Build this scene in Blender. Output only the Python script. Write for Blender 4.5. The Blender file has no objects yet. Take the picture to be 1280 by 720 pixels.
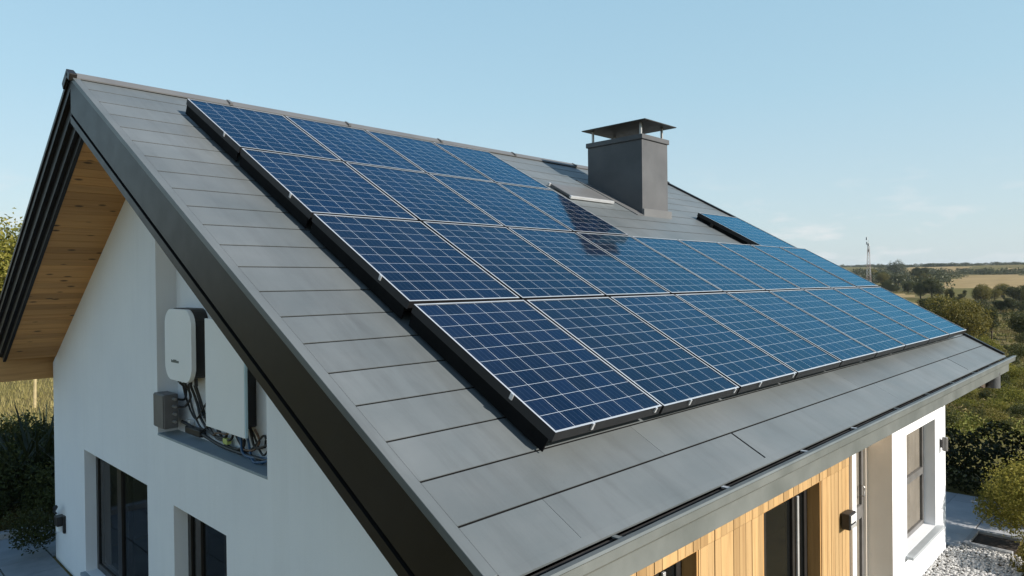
import bpy, bmesh, math, random
import numpy as np
from mathutils import Vector, Matrix
from mathutils.geometry import tessellate_polygon

random.seed(7)
RNG = np.random.default_rng(7)
SC = bpy.context.scene
COL = SC.collection
RZ = 5.9                       # ridge height above the garden

# ------------------------------------------------------------------ camera
YAW, PIT, ROL, FPX = math.radians(44.264), math.radians(-0.41), math.radians(-0.639), 862.9
CAM = Vector((-1.7843, -7.4836, RZ - 1.9906))
F = Vector((math.cos(PIT) * math.cos(YAW), math.cos(PIT) * math.sin(YAW), math.sin(PIT)))
R0 = Vector((math.sin(YAW), -math.cos(YAW), 0))
U0 = R0.cross(F)
R_ = R0 * math.cos(ROL) + U0 * math.sin(ROL)
U_ = U0 * math.cos(ROL) - R0 * math.sin(ROL)
cam = bpy.data.cameras.new('camera')
camo = bpy.data.objects.new('camera', cam)
COL.objects.link(camo)
camo.matrix_world = Matrix(((R_.x, U_.x, -F.x, CAM.x), (R_.y, U_.y, -F.y, CAM.y), (R_.z, U_.z, -F.z, CAM.z), (0, 0, 0, 1)))
cam.sensor_width = 36
cam.lens = 36 * FPX / 1280
cam.clip_start = .05
cam.clip_end = 30000
SC.camera = camo

# ------------------------------------------------------------------ light
SUN = Vector((.21, -1.15, .56)).normalized()
EL = math.asin(SUN.z)
AZ = math.atan2(SUN.x, SUN.y)
W = bpy.data.worlds.new('World')
SC.world = W
W.use_nodes = True
nt = W.node_tree
nt.nodes.clear()
wo = nt.nodes.new('ShaderNodeOutputWorld')
bg = nt.nodes.new('ShaderNodeBackground')
sky = nt.nodes.new('ShaderNodeTexSky')
sky.sky_type = 'NISHITA'
sky.sun_disc = False
sky.sun_elevation = EL
sky.sun_rotation = AZ
sky.altitude = 100
sky.air_density = 1.2
sky.dust_density = 1.0
sky.ozone_density = 1.6
SKY_STRENGTH = .15
bg.inputs['Strength'].default_value = SKY_STRENGTH
tc = nt.nodes.new('ShaderNodeTexCoord')
sep = nt.nodes.new('ShaderNodeSeparateXYZ')
nt.links.new(tc.outputs['Generated'], sep.inputs[0])
# small fair-weather clouds low over the horizon
mp = nt.nodes.new('ShaderNodeMapping')
mp.inputs['Scale'].default_value = (9, 9, 34)
nt.links.new(tc.outputs['Generated'], mp.inputs[0])
cn = nt.nodes.new('ShaderNodeTexNoise')
cn.inputs['Scale'].default_value = 1.5
cn.inputs['Detail'].default_value = 7
cn.inputs['Roughness'].default_value = .55
nt.links.new(mp.outputs[0], cn.inputs['Vector'])
cr = nt.nodes.new('ShaderNodeMapRange')
cr.inputs['From Min'].default_value = .54
cr.inputs['From Max'].default_value = .74
cr.inputs['To Max'].default_value = .95
nt.links.new(cn.outputs['Fac'], cr.inputs['Value'])
fall = nt.nodes.new('ShaderNodeValToRGB')
e = fall.color_ramp.elements
e[0].position = 0.0; e[0].color = (.5, .5, .5, 1)
e[1].position = .16; e[1].color = (0, 0, 0, 1)
m = fall.color_ramp.elements.new(.05); m.color = (1, 1, 1, 1)
m = fall.color_ramp.elements.new(.10); m.color = (.35, .35, .35, 1)
nt.links.new(sep.outputs['Z'], fall.inputs[0])
mul = nt.nodes.new('ShaderNodeMath'); mul.operation = 'MULTIPLY'
nt.links.new(cr.outputs[0], mul.inputs[0]); nt.links.new(fall.outputs[0], mul.inputs[1])
# pale summer haze over the clear-sky model, by elevation
tint = nt.nodes.new('ShaderNodeMix'); tint.data_type = 'RGBA'
tint.inputs['Factor'].default_value = .85
hz = nt.nodes.new('ShaderNodeValToRGB')
he = hz.color_ramp.elements
HK = 4.4
def hcol(c): return (c[0], c[1], c[2], 1)
he[0].position = 0; he[0].color = hcol((.60, .70, .745))
he[1].position = 1; he[1].color = hcol((.08, .19, .38))
for pz, c in ((.10, (.53, .685, .765)), (.25, (.42, .645, .77)), (.42, (.35, .585, .745)), (.62, (.165, .32, .52))):
    x_ = hz.color_ramp.elements.new(pz); x_.color = hcol(c)
nt.links.new(sep.outputs['Z'], hz.inputs[0])
sc_ = nt.nodes.new('ShaderNodeVectorMath'); sc_.operation = 'SCALE'; sc_.inputs['Scale'].default_value = HK
nt.links.new(hz.outputs[0], sc_.inputs[0])
nt.links.new(sky.outputs[0], tint.inputs['A'])
nt.links.new(sc_.outputs[0], tint.inputs['B'])
mixc = nt.nodes.new('ShaderNodeMix'); mixc.data_type = 'RGBA'
nt.links.new(mul.outputs[0], mixc.inputs['Factor'])
nt.links.new(tint.outputs['Result'], mixc.inputs['A'])
mixc.inputs['B'].default_value = (3.9, 3.9, 3.9, 1)
nt.links.new(mixc.outputs['Result'], bg.inputs['Color'])
nt.links.new(bg.outputs[0], wo.inputs[0])

sl = bpy.data.lights.new('sun', 'SUN')
sl.energy = 5.0
sl.angle = math.radians(.53)
sl.color = (1, .94, .86)
so = bpy.data.objects.new('sun', sl)
COL.objects.link(so)
so.rotation_euler = SUN.to_track_quat('Z', 'Y').to_euler()
SC.view_settings.view_transform = 'Standard'
SC.view_settings.look = 'None'
SC.view_settings.gamma = 1
SC.view_settings.exposure = 0.6
SC.view_settings.use_curve_mapping = False
SC.cycles.max_bounces = 8
SC.cycles.transparent_max_bounces = 12

# ------------------------------------------------------------------ helpers
def tag(o, label=None, cat=None, group=None, kind=None):
    if label: o['label'] = label
    if cat: o['category'] = cat
    if group: o['group'] = group
    if kind: o['kind'] = kind
    return o

def empty(name, loc=(0, 0, 0), label=None, cat=None, group=None):
    o = bpy.data.objects.new(name, None)
    o.empty_display_size = .1
    COL.objects.link(o)
    o.location = loc
    return tag(o, label, cat, group)

class MB:
    """collects shapes; build() links them as one mesh object (vertices in world space)"""
    def __init__(s): s.v, s.f, s.m = [], [], []
    def add(s, vs, fs, m=0):
        n = len(s.v)
        s.v += [tuple(v) for v in vs]
        s.f += [tuple(i + n for i in f) for f in fs]
        s.m += [m] * len(fs)
        return s
    def quad(s, a, b, c, d, m=0): return s.add([a, b, c, d], [(0, 1, 2, 3)], m)
    def box(s, x0, x1, y0, y1, z0, z1, m=0, T=None):
        vs = [(x, y, z) for z in (z0, z1) for x, y in ((x0, y0), (x1, y0), (x1, y1), (x0, y1))]
        if T: vs = [T(*v) for v in vs]
        return s.add(vs, [(3, 2, 1, 0), (4, 5, 6, 7), (0, 1, 5, 4), (1, 2, 6, 5), (2, 3, 7, 6), (3, 0, 4, 7)], m)
    def tube(s, pts, r, n=8, m=0, r1=None):
        pts = [Vector(p) for p in pts]
        k = len(pts)
        rings = []
        up = Vector((0, 0, 1))
        for i, p in enumerate(pts):
            d = (pts[min(i + 1, k - 1)] - pts[max(i - 1, 0)]).normalized()
            a = d.cross(up)
            if a.length < .05: a = d.cross(Vector((1, 0, 0)))
            a.normalize(); b = d.cross(a)
            rr = r if r1 is None else r + (r1 - r) * i / (k - 1)
            rings.append([p + (a * math.cos(t) + b * math.sin(t)) * rr for t in [2 * math.pi * j / n for j in range(n)]])
        vs = [v for ring in rings for v in ring]
        fs = [(i * n + j, i * n + (j + 1) % n, (i + 1) * n + (j + 1) % n, (i + 1) * n + j) for i in range(k - 1) for j in range(n)]
        fs += [tuple(range(n))[::-1], tuple((k - 1) * n + j for j in range(n))]
        return s.add(vs, fs, m)
    def prism(s, poly, fn, a0, a1, m=0, cap=True):
        """closed 2-D polygon poly extruded between fn(p, a0) and fn(p, a1)"""
        n = len(poly)
        vs = [fn(p, a0) for p in poly] + [fn(p, a1) for p in poly]
        fs = [(i, (i + 1) % n, n + (i + 1) % n, n + i) for i in range(n)]
        if cap:
            tr = tessellate_polygon([[Vector((p[0], p[1], 0)) for p in poly]])
            fs += [tuple(t) for t in tr] + [tuple(n + i for i in t[::-1]) for t in tr]
        return s.add(vs, fs, m)
    def build(s, name, mats, parent=None, bevel=0, smooth=False, fix=True):
        me = bpy.data.meshes.new(name)
        me.from_pydata(s.v, [], s.f)
        mats = mats if isinstance(mats, (list, tuple)) else [mats]
        for mt in mats: me.materials.append(mt)
        me.polygons.foreach_set('material_index', s.m)
        if fix:
            bm = bmesh.new(); bm.from_mesh(me)
            bmesh.ops.recalc_face_normals(bm, faces=bm.faces)
            bm.to_mesh(me); bm.free()
        if smooth: me.polygons.foreach_set('use_smooth', [True] * len(me.polygons))
        me.update()
        o = bpy.data.objects.new(name, me)
        COL.objects.link(o)
        if parent:
            o.parent = parent
            o.matrix_parent_inverse = Matrix.Translation(-world_loc(parent))
        if bevel:
            b = o.modifiers.new('bevel', 'BEVEL'); b.width = bevel; b.segments = 2; b.limit_method = 'ANGLE'; b.angle_limit = math.radians(40)
        return o

def world_loc(o):
    v = Vector(o.location)
    return v if o.parent is None else v + (world_loc(o.parent) + o.matrix_parent_inverse.translation)

# ------------------------------------------------------------------ materials
def mat(name):
    m = bpy.data.materials.new(name); m.use_nodes = True
    return m, m.node_tree, m.node_tree.nodes['Principled BSDF']

def nd(t, kind, **kw):
    n = t.nodes.new(kind)
    for k, v in kw.items(): setattr(n, k, v)
    return n

def ramp(t, src, stops):
    r = nd(t, 'ShaderNodeValToRGB')
    els = r.color_ramp.elements
    els[0].position, els[0].color = stops[0][0], (*stops[0][1], 1)
    els[1].position, els[1].color = stops[-1][0], (*stops[-1][1], 1)
    for p, c in stops[1:-1]:
        x = els.new(p); x.color = (*c, 1)
    t.links.new(src, r.inputs[0])
    return r.outputs[0]

def noise(t, vec, scale, detail=4, rough=.55, dist=0):
    n = nd(t, 'ShaderNodeTexNoise')
    n.inputs['Scale'].default_value = scale; n.inputs['Detail'].default_value = detail
    n.inputs['Roughness'].default_value = rough; n.inputs['Distortion'].default_value = dist
    if vec is not None: t.links.new(vec, n.inputs['Vector'])
    return n.outputs['Fac']

def mapping(t, vec, scale=(1, 1, 1), rot=(0, 0, 0)):
    n = nd(t, 'ShaderNodeMapping')
    n.inputs['Scale'].default_value = scale; n.inputs['Rotation'].default_value = rot
    t.links.new(vec, n.inputs[0])
    return n.outputs[0]

def mix(t, f, a, b, mode='MIX'):
    n = nd(t, 'ShaderNodeMix', data_type='RGBA', blend_type=mode)
    for key, x in (('Factor', f), ('A', a), ('B', b)):
        if hasattr(x, 'links'): t.links.new(x, n.inputs[key])
        elif key == 'Factor': n.inputs[key].default_value = x
        else: n.inputs[key].default_value = (*x, 1)
    return n.outputs['Result']

def math_(t, op, a, b=0.0):
    n = nd(t, 'ShaderNodeMath', operation=op)
    for i, x in enumerate((a, b)):
        if hasattr(x, 'links'): t.links.new(x, n.inputs[i])
        else: n.inputs[i].default_value = x
    return n.outputs[0]

def bump(t, p, h, strength=.2, dist=.01):
    b = nd(t, 'ShaderNodeBump'); b.inputs['Strength'].default_value = strength; b.inputs['Distance'].default_value = dist
    t.links.new(h, b.inputs['Height']); t.links.new(b.outputs[0], p.inputs['Normal'])

def surf(name, c0, c1, scale=3, rough=.6, bscale=60, bstr=.15, bdist=.004, metal=0, spec=.5, rvar=.1, mapscale=(1, 1, 1)):
    """two-tone mottled surface with fine bump"""
    m, t, p = mat(name)
    co = nd(t, 'ShaderNodeTexCoord').outputs['Object']
    v = mapping(t, co, mapscale)
    n1 = noise(t, v, scale, 6, .6)
    t.links.new(ramp(t, n1, [(.3, c0), (.7, c1)]), p.inputs['Base Color'])
    n2 = noise(t, v, scale * 2.3, 5, .6)
    r = nd(t, 'ShaderNodeMapRange'); r.inputs['To Min'].default_value = rough - rvar; r.inputs['To Max'].default_value = rough + rvar
    t.links.new(n2, r.inputs['Value']); t.links.new(r.outputs[0], p.inputs['Roughness'])
    p.inputs['Metallic'].default_value = metal
    p.inputs['Specular IOR Level'].default_value = spec
    if bstr: bump(t, p, noise(t, v, bscale, 3, .6), bstr, bdist)
    return m

M = {}
def streaked(name, c0, c1, rough, streak_scale, amount, scale=1.3, spec=.5, bs=.10, bsc=220, stain=(.05, .05, .048)):
    m = surf(name, c0, c1, scale, rough, bsc, bs, .002, 0, spec, .09)
    t = m.node_tree; p = t.nodes['Principled BSDF']
    src = p.inputs['Base Color'].links[0].from_socket
    co = nd(t, 'ShaderNodeTexCoord').outputs['Object']
    n = noise(t, mapping(t, co, streak_scale), 1, 6, .7, .3)
    n2 = noise(t, co, .55, 4, .6)
    f = math_(t, 'MULTIPLY', ramp(t, n, [(.48, (0, 0, 0)), (.78, (1, 1, 1))]), math_(t, 'MULTIPLY', n2, amount))
    geo = nd(t, 'ShaderNodeNewGeometry')
    tone = ramp(t, geo.outputs['Random Per Island'], [(0, (.93, .93, .93)), (1, (1.06, 1.06, 1.06))])
    t.links.new(mix(t, f, mix(t, 1.0, src, tone, 'MULTIPLY'), stain), p.inputs['Base Color'])
    return m
M['roof'] = streaked('roof_coated_metal', (.092, .105, .108), (.130, .141, .143), .46, (7, .7, .7), .75)
M['membrane'] = surf('dark_joint', (.008, .008, .008), (.014, .013, .012), 5, .8, 50, .1, .002, 0, .2)
M['ridge'] = surf('ridge_metal', (.10, .10, .10), (.13, .13, .128), 2, .5, 60, .1, .003)
M['verge'] = surf('dark_verge_paint', (.0095, .008, .007), (.016, .0135, .012), 2.2, .42, 80, .06, .002, 0, .28, .07)
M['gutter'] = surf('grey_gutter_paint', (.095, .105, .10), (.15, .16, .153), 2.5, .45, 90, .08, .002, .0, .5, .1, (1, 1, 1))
M['gutter_in'] = surf('gutter_inside', (.022, .022, .022), (.055, .052, .05), 6, .8, 60, .3, .004, 0, .15)  # darker than the outer paint to imitate shade inside the trough
M['render'] = streaked('white_render', (.74, .75, .77), (.80, .805, .81), .85, (5, 5, .35), .20, .9, .25, .8, 75, (.42, .41, .39))
M['cream_bounce'] = surf('bounce_lit_render', (.76, .665, .56), (.82, .73, .625), 1.4, .85, 160, .25, .004, 0, .25, .05)  # cream tone with warm bounced light of the recess painted in
M['downpipe'] = surf('dull_grey_pipe', (.07, .072, .072), (.11, .112, .112), 4, .75, 60, .1, .002, 0, .2)
M['sill'] = surf('sill_metal', (.30, .32, .33), (.36, .38, .39), 4, .5, 100, .05, .002)
M['sill_blue'] = surf('zinc_sill', (.24, .30, .34), (.30, .36, .40), 4, .5, 100, .05, .002)
M['frame_dark'] = surf('dark_window_frame', (.014, .013, .013), (.024, .022, .021), 5, .35, 90, .04, .001)
M['frame_grey'] = surf('grey_window_frame', (.10, .095, .09), (.15, .145, .14), 5, .4, 90, .04, .001)
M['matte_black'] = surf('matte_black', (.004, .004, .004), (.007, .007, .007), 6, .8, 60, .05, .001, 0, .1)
M['alu'] = surf('aluminium', (.62, .62, .62), (.74, .74, .74), 8, .35, 60, .05, .001, .6)
M['black'] = surf('black_anodised', (.006, .006, .0065), (.011, .011, .012), 6, .45, 60, .05, .001)
M['chim_dark'] = surf('chimney_coat', (.048, .049, .052), (.085, .085, .087), 1.6, .6, 140, .12, .003)
M['cap'] = surf('chimney_cap_metal', (.010, .009, .008), (.022, .018, .016), 5, .5, 60, .2, .003, .0)
M['steel'] = surf('galvanised', (.35, .34, .33), (.5, .49, .47), 9, .45, 60, .1, .002, .7)
M['device'] = surf('white_plastic', (.82, .84, .85), (.87, .88, .89), 2, .38, 60, .02, .001)
M['device_edge'] = surf('pale_blue_edge', (.45, .62, .70), (.5, .66, .73), 2, .35, 60, .02, .001)
M['plastic_black'] = surf('black_plastic', (.010, .010, .011), (.018, .017, .017), 5, .5, 120, .1, .001)
M['plastic_grey'] = surf('grey_box_plastic', (.12, .115, .115), (.155, .15, .15), 5, .5, 120, .1, .001)
M['cable'] = surf('cable_rubber', (.008, .008, .009), (.016, .016, .016), 20, .45, 120, .1, .001)
M['cable_blue'] = surf('cable_blue', (.02, .06, .13), (.03, .09, .18), 20, .4, 120, .1, .001)
M['cable_brown'] = surf('cable_brown', (.10, .05, .03), (.14, .08, .04), 20, .45, 120, .1, .001)
M['label_green'] = surf('yellow_green_tape', (.45, .50, .12), (.55, .6, .2), 20, .45, 120, .1, .001)
M['mark'] = surf('grey_print', (.08, .10, .09), (.11, .13, .12), 20, .5, 100, 0)
M['curtain'] = surf('beige_curtain', (.20, .175, .14), (.28, .245, .20), 3, .9, 90, .3, .004)
M['interior'] = surf('dark_interior', (.05, .045, .04), (.08, .07, .06), 2, .8, 60, .1, .003)
M['paver'] = surf('concrete_paver', (.33, .34, .35), (.42, .42, .42), 2.5, .8, 70, .4, .005)
M['paver_dark'] = surf('path_stone', (.16, .18, .20), (.25, .27, .29), 2.5, .75, 60, .5, .006)
M['kerb'] = surf('kerb_stone', (.24, .25, .26), (.34, .34, .34), 5, .85, 50, .5, .008)
M['soil'] = surf('dark_soil', (.022, .016, .012), (.05, .036, .026), 6, .95, 40, .8, .02)
M['bark'] = surf('bark', (.05, .038, .028), (.12, .095, .07), 6, .9, 30, .8, .02, 0, .2, .05, (1, 1, .25))
M['stone_white'] = surf('white_pebble', (.30, .29, .275), (.56, .55, .53), 9, .8, 60, .3, .004)
M['dry'] = surf('dry_stalk', (.26, .20, .10), (.42, .34, .18), 3, .9, 30, .2, .004)
M['red'] = surf('mast_red', (.27, .20, .18), (.33, .25, .23), 2, .6, 20, 0)
M['white_paint'] = surf('white_paint', (.36, .36, .36), (.44, .44, .43), 2, .5, 20, 0)
M['lens'] = surf('lamp_glass', (.72, .72, .70), (.82, .82, .8), 20, .15, 60, .1, .002)

def wood(name, base, dark, axis, board=.13, knots=True, red=.0):
    """boards: grain along `axis` (0 x, 2 z), one tone per board measured on cross axis"""
    m, t, p = mat(name)
    co = nd(t, 'ShaderNodeTexCoord').outputs['Object']
    geo = nd(t, 'ShaderNodeNewGeometry')
    rnd = geo.outputs['Random Per Island']
    off = nd(t, 'ShaderNodeVectorMath', operation='SCALE')
    comb = nd(t, 'ShaderNodeCombineXYZ')
    for i in range(3): t.links.new(math_(t, 'MULTIPLY', rnd, 37.0 + 11 * i), comb.inputs[i])
    add = nd(t, 'ShaderNodeVectorMath', operation='ADD')
    t.links.new(co, add.inputs[0]); t.links.new(comb.outputs[0], add.inputs[1])
    sc = [26, 26, 26]; sc[axis] = 1.3
    v = mapping(t, add.outputs[0], sc)
    g = noise(t, v, 1.0, 6, .65, .6)
    col = ramp(t, g, [(.25, dark), (.5, base), (.8, tuple(min(1, c * 1.18) for c in base))])
    tone = ramp(t, rnd, [(0, (.70, .66, .60)), (.4, (.95, .94, .92)), (1, (1.12, 1.08, 1.02))])
    col = mix(t, 1.0, col, tone, 'MULTIPLY')
    if knots:
        vs = [9, 9, 9]; vs[axis] = 3.6
        vo = nd(t, 'ShaderNodeTexVoronoi'); vo.inputs['Scale'].default_value = 1.0; vo.inputs['Randomness'].default_value = 1
        t.links.new(mapping(t, add.outputs[0], vs), vo.inputs['Vector'])
        k = ramp(t, vo.outputs['Distance'], [(.0, (1, 1, 1)), (.11, (.8, .8, .8)), (.19, (0, 0, 0))])
        col = mix(t, k, col, tuple(c * .10 for c in base))
    t.links.new(col, p.inputs['Base Color'])
    p.inputs['Roughness'].default_value = .6
    bump(t, p, g, .15, .003)
    return m
M['wood_clad'] = wood('timber_cladding', (.40, .262, .122), (.29, .17, .07), 2, .1, False)
M['wood_soffit'] = wood('timber_soffit', (.52, .285, .105), (.39, .195, .068), 0)
M['wood_jamb'] = wood('timber_lining', (.42, .24, .09), (.31, .16, .055), 2)

def glass(name, see=.35, tt=.62):
    m, t, p = mat(name)
    p.inputs['Base Color'].default_value = (.012, .013, .013, 1)
    p.inputs['Roughness'].default_value = .015
    p.inputs['IOR'].default_value = 1.52
    co = nd(t, 'ShaderNodeTexCoord').outputs['Object']
    bump(t, p, noise(t, co, 2.2, 2, .5), .05, .01)
    tr = nd(t, 'ShaderNodeBsdfTransparent'); tr.inputs[0].default_value = (tt, tt, tt, 1)
    mx = nd(t, 'ShaderNodeMixShader'); mx.inputs[0].default_value = see
    out = t.nodes['Material Output']
    t.links.new(p.outputs[0], mx.inputs[1]); t.links.new(tr.outputs[0], mx.inputs[2]); t.links.new(mx.outputs[0], out.inputs[0])
    return m
M['glass'] = glass('window_glass', .4)
M['glass_clear'] = glass('clear_glass', .80, .97)

def leaf(name, stops, trans=.35, rough=.55, big_scale=.9, big_w=.45):
    m, t, p = mat(name)
    geo = nd(t, 'ShaderNodeNewGeometry')
    oi = nd(t, 'ShaderNodeObjectInfo')
    co = nd(t, 'ShaderNodeTexCoord').outputs['Object']
    big = noise(t, co, big_scale, 4, .6)
    f = math_(t, 'ADD', math_(t, 'MULTIPLY', geo.outputs['Random Per Island'], 1 - big_w), math_(t, 'MULTIPLY', big, big_w))
    f = math_(t, 'ADD', f, math_(t, 'MULTIPLY', math_(t, 'SUBTRACT', oi.outputs['Random'], .5), .35))
    c = ramp(t, f, stops)
    t.links.new(c, p.inputs['Base Color'])
    p.inputs['Roughness'].default_value = rough
    p.inputs['Specular IOR Level'].default_value = .25
    tl = nd(t, 'ShaderNodeBsdfTranslucent')
    t.links.new(mix(t, .5, c, (.19, .16, .03)), tl.inputs[0])
    mx = nd(t, 'ShaderNodeMixShader'); mx.inputs[0].default_value = trans
    out = t.nodes['Material Output']
    t.links.new(p.outputs[0], mx.inputs[1]); t.links.new(tl.outputs[0], mx.inputs[2]); t.links.new(mx.outputs[0], out.inputs[0])
    return m
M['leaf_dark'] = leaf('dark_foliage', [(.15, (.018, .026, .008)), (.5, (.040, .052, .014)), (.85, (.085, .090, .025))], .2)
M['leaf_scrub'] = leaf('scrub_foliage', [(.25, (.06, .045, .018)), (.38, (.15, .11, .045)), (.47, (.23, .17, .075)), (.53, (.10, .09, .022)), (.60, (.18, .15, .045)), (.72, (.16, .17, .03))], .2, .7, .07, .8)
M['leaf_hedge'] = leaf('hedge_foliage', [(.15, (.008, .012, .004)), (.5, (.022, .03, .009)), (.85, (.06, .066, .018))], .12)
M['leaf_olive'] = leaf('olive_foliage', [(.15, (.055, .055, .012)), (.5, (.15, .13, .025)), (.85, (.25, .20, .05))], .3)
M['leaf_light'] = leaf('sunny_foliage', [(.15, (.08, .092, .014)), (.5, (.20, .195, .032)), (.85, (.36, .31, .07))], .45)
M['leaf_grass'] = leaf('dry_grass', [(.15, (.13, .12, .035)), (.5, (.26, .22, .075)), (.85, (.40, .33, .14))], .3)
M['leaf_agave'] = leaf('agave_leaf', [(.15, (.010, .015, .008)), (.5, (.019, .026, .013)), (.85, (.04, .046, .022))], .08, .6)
M['leaf_far'] = leaf('far_wood_foliage', [(.15, (.030, .040, .020)), (.5, (.055, .066, .034)), (.85, (.095, .10, .05))], .15)

def ground_mat():
    m, t, p = mat('valley_ground')
    co = nd(t, 'ShaderNodeTexCoord').outputs['Object']
    a = noise(t, co, .02, 8, .62, .6)
    b = noise(t, co, .35, 6, .65)
    c1 = ramp(t, a, [(.3, (.07, .07, .018)), (.42, (.15, .13, .032)), (.5, (.21, .15, .06)), (.58, (.11, .105, .022)), (.7, (.19, .16, .045))])
    c2 = ramp(t, b, [(.3, (.045, .04, .015)), (.6, (.15, .13, .05)), (.8, (.22, .18, .08))])
    col = mix(t, .45, c1, c2)
    t.links.new(col, p.inputs['Base Color'])
    p.inputs['Roughness'].default_value = .95
    p.inputs['Specular IOR Level'].default_value = .1
    bump(t, p, noise(t, co, 2.2, 8, .7), .8, .12)
    return m
def field_mat(name, c0, c1, cdark):
    m, t, p = mat(name)
    co = nd(t, 'ShaderNodeTexCoord').outputs['Object']
    v = mapping(t, co, (.012, .12, .02), (0, 0, .5))
    a = noise(t, v, 1, 5, .6, .3)
    b = noise(t, co, .02, 6, .6)
    col = mix(t, .6, ramp(t, a, [(.35, c0), (.65, c1)]), ramp(t, b, [(.3, cdark), (.55, c0), (.75, c1)]))
    t.links.new(col, p.inputs['Base Color'])
    p.inputs['Roughness'].default_value = .95
    p.inputs['Specular IOR Level'].default_value = .1
    return m
M['ground'] = ground_mat()
M['field_gold'] = field_mat('stubble_field', (.30, .21, .095), (.40, .29, .14), (.22, .16, .07))
M['field_green'] = field_mat('pasture', (.10, .11, .035), (.17, .16, .055), (.07, .075, .025))

def panel_mat():
    m, t, p = mat('solar_cells')
    uv = nd(t, 'ShaderNodeUVMap').outputs[0]
    oi = nd(t, 'ShaderNodeObjectInfo')
    sp = nd(t, 'ShaderNodeSeparateXYZ'); t.links.new(uv, sp.inputs[0])
    U, V = math_(t, 'MULTIPLY', sp.outputs[0], 6.0), math_(t, 'MULTIPLY', sp.outputs[1], 10.0)
    def line(x, half):            # 1 near whole numbers
        fr = math_(t, 'FRACT', math_(t, 'ADD', x, .5))
        return math_(t, 'LESS_THAN', math_(t, 'ABSOLUTE', math_(t, 'SUBTRACT', fr, .5)), half)
    grid = math_(t, 'MAXIMUM', line(U, .0078), line(V, .0092))
    bus = line(math_(t, 'ADD', math_(t, 'MULTIPLY', U, 4.0), .5), .028)
    cx = nd(t, 'ShaderNodeCombineXYZ')
    t.links.new(math_(t, 'FLOOR', U), cx.inputs[0]); t.links.new(math_(t, 'FLOOR', V), cx.inputs[1])
    t.links.new(math_(t, 'MULTIPLY', oi.outputs['Random'], 97.0), cx.inputs[2])
    wn = nd(t, 'ShaderNodeTexWhiteNoise', noise_dimensions='3D'); t.links.new(cx.outputs[0], wn.inputs['Vector'])
    cell = ramp(t, wn.outputs['Value'], [(0, (.0008, .0034, .012)), (.5, (.0012, .0050, .018)), (1, (.0018, .0072, .026))])
    co = nd(t, 'ShaderNodeTexCoord').outputs['Object']
    gr = noise(t, mapping(t, co, (30, 30, 30)), 1.0, 4, .6)
    tone_ = nd(t, 'ShaderNodeMapRange'); tone_.inputs['To Min'].default_value = .75; tone_.inputs['To Max'].default_value = 1.3
    t.links.new(oi.outputs['Random'], tone_.inputs['Value'])
    sc2 = nd(t, 'ShaderNodeVectorMath', operation='SCALE'); t.links.new(cell, sc2.inputs[0]); t.links.new(tone_.outputs[0], sc2.inputs['Scale'])
    cell = sc2.outputs[0]
    cell = mix(t, .25, cell, ramp(t, gr, [(.3, (.0005, .003, .010)), (.7, (.0025, .010, .034))]))
    c = mix(t, math_(t, 'MULTIPLY', bus, .10), cell, (.30, .36, .45))
    c = mix(t, math_(t, 'MULTIPLY', grid, .75), c, (.60, .64, .68))
    # blue anti-reflex glass: tinted mirror over the cells, weighted by Fresnel
    dust = noise(t, mapping(t, co, (1, .35, .35)), 2.2, 6, .65)
    c = mix(t, math_(t, 'MULTIPLY', math_(t, 'SUBTRACT', dust, .35), .12), c, (.12, .13, .13))
    t.links.new(c, p.inputs['Base Color'])
    p.inputs['Roughness'].default_value = .6
    p.inputs['Specular IOR Level'].default_value = .05
    gl = nd(t, 'ShaderNodeBsdfGlossy'); gl.inputs['Color'].default_value = (.22, .66, .92, 1)
    r = nd(t, 'ShaderNodeMapRange'); r.inputs['To Min'].default_value = .02; r.inputs['To Max'].default_value = .10
    t.links.new(dust, r.inputs['Value']); t.links.new(r.outputs[0], gl.inputs['Roughness'])
    bn = nd(t, 'ShaderNodeBump'); bn.inputs['Strength'].default_value = .09; bn.inputs['Distance'].default_value = .01
    t.links.new(noise(t, co, 2.6, 2, .5), bn.inputs['Height']); t.links.new(bn.outputs[0], gl.inputs['Normal'])
    fr = nd(t, 'ShaderNodeFresnel'); fr.inputs['IOR'].default_value = 1.36
    mx = nd(t, 'ShaderNodeMixShader')
    t.links.new(fr.outputs[0], mx.inputs[0]); t.links.new(p.outputs[0], mx.inputs[1]); t.links.new(gl.outputs[0], mx.inputs[2])
    t.links.new(mx.outputs[0], t.nodes['Material Output'].inputs[0])
    return m
M['cells'] = panel_mat()

# ------------------------------------------------------------------ terrain
CX, CY = CAM.x, CAM.y
PROF = [(0, 0), (18, 0), (26, -.6), (40, -2.3), (70, -4.6), (120, -6.4), (200, -7.2), (400, -5.0), (800, 4.0), (1050, 9), (1480, 27), (2200, 37), (3500, 25), (7000, -30)]
def prof(d): return float(np.interp(d, [p[0] for p in PROF], [p[1] for p in PROF]))
def vnoise(x, y):
    return (math.sin(x * 1.0 + 1.3 * math.sin(y * .7)) + math.sin(y * 1.13 + 1.7 * math.sin(x * .6 + 1)) + .6 * math.sin(2.1 * x + 1.9 * y) + .4 * math.sin(3.7 * x - 2.9 * y)) / 3
def terr(x, y):
    dx, dy = x - CX, y - CY
    d = math.hypot(dx, dy)
    a = math.degrees(math.atan2(dy, dx))
    w = min(1, max(0, (50 - a) / 25)) if a > -120 else 0        # valley to the right, level meadow to the left
    w = w * w * (3 - 2 * w)
    z = prof(d)
    zl = min(0, 0) + (max(0, d - 300) * .008)
    z = z * w + zl * (1 - w)
    k = min(1, max(0, (d - 30) / 200))
    z += k * (1.1 * vnoise(x / 45, y / 45) + 2.2 * min(1, d / 700) * vnoise(x / 160 + 3, y / 160) + 5 * min(1, max(0, d - 600) / 1000) * vnoise(x / 420 + 1, y / 420))
    return z
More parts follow.
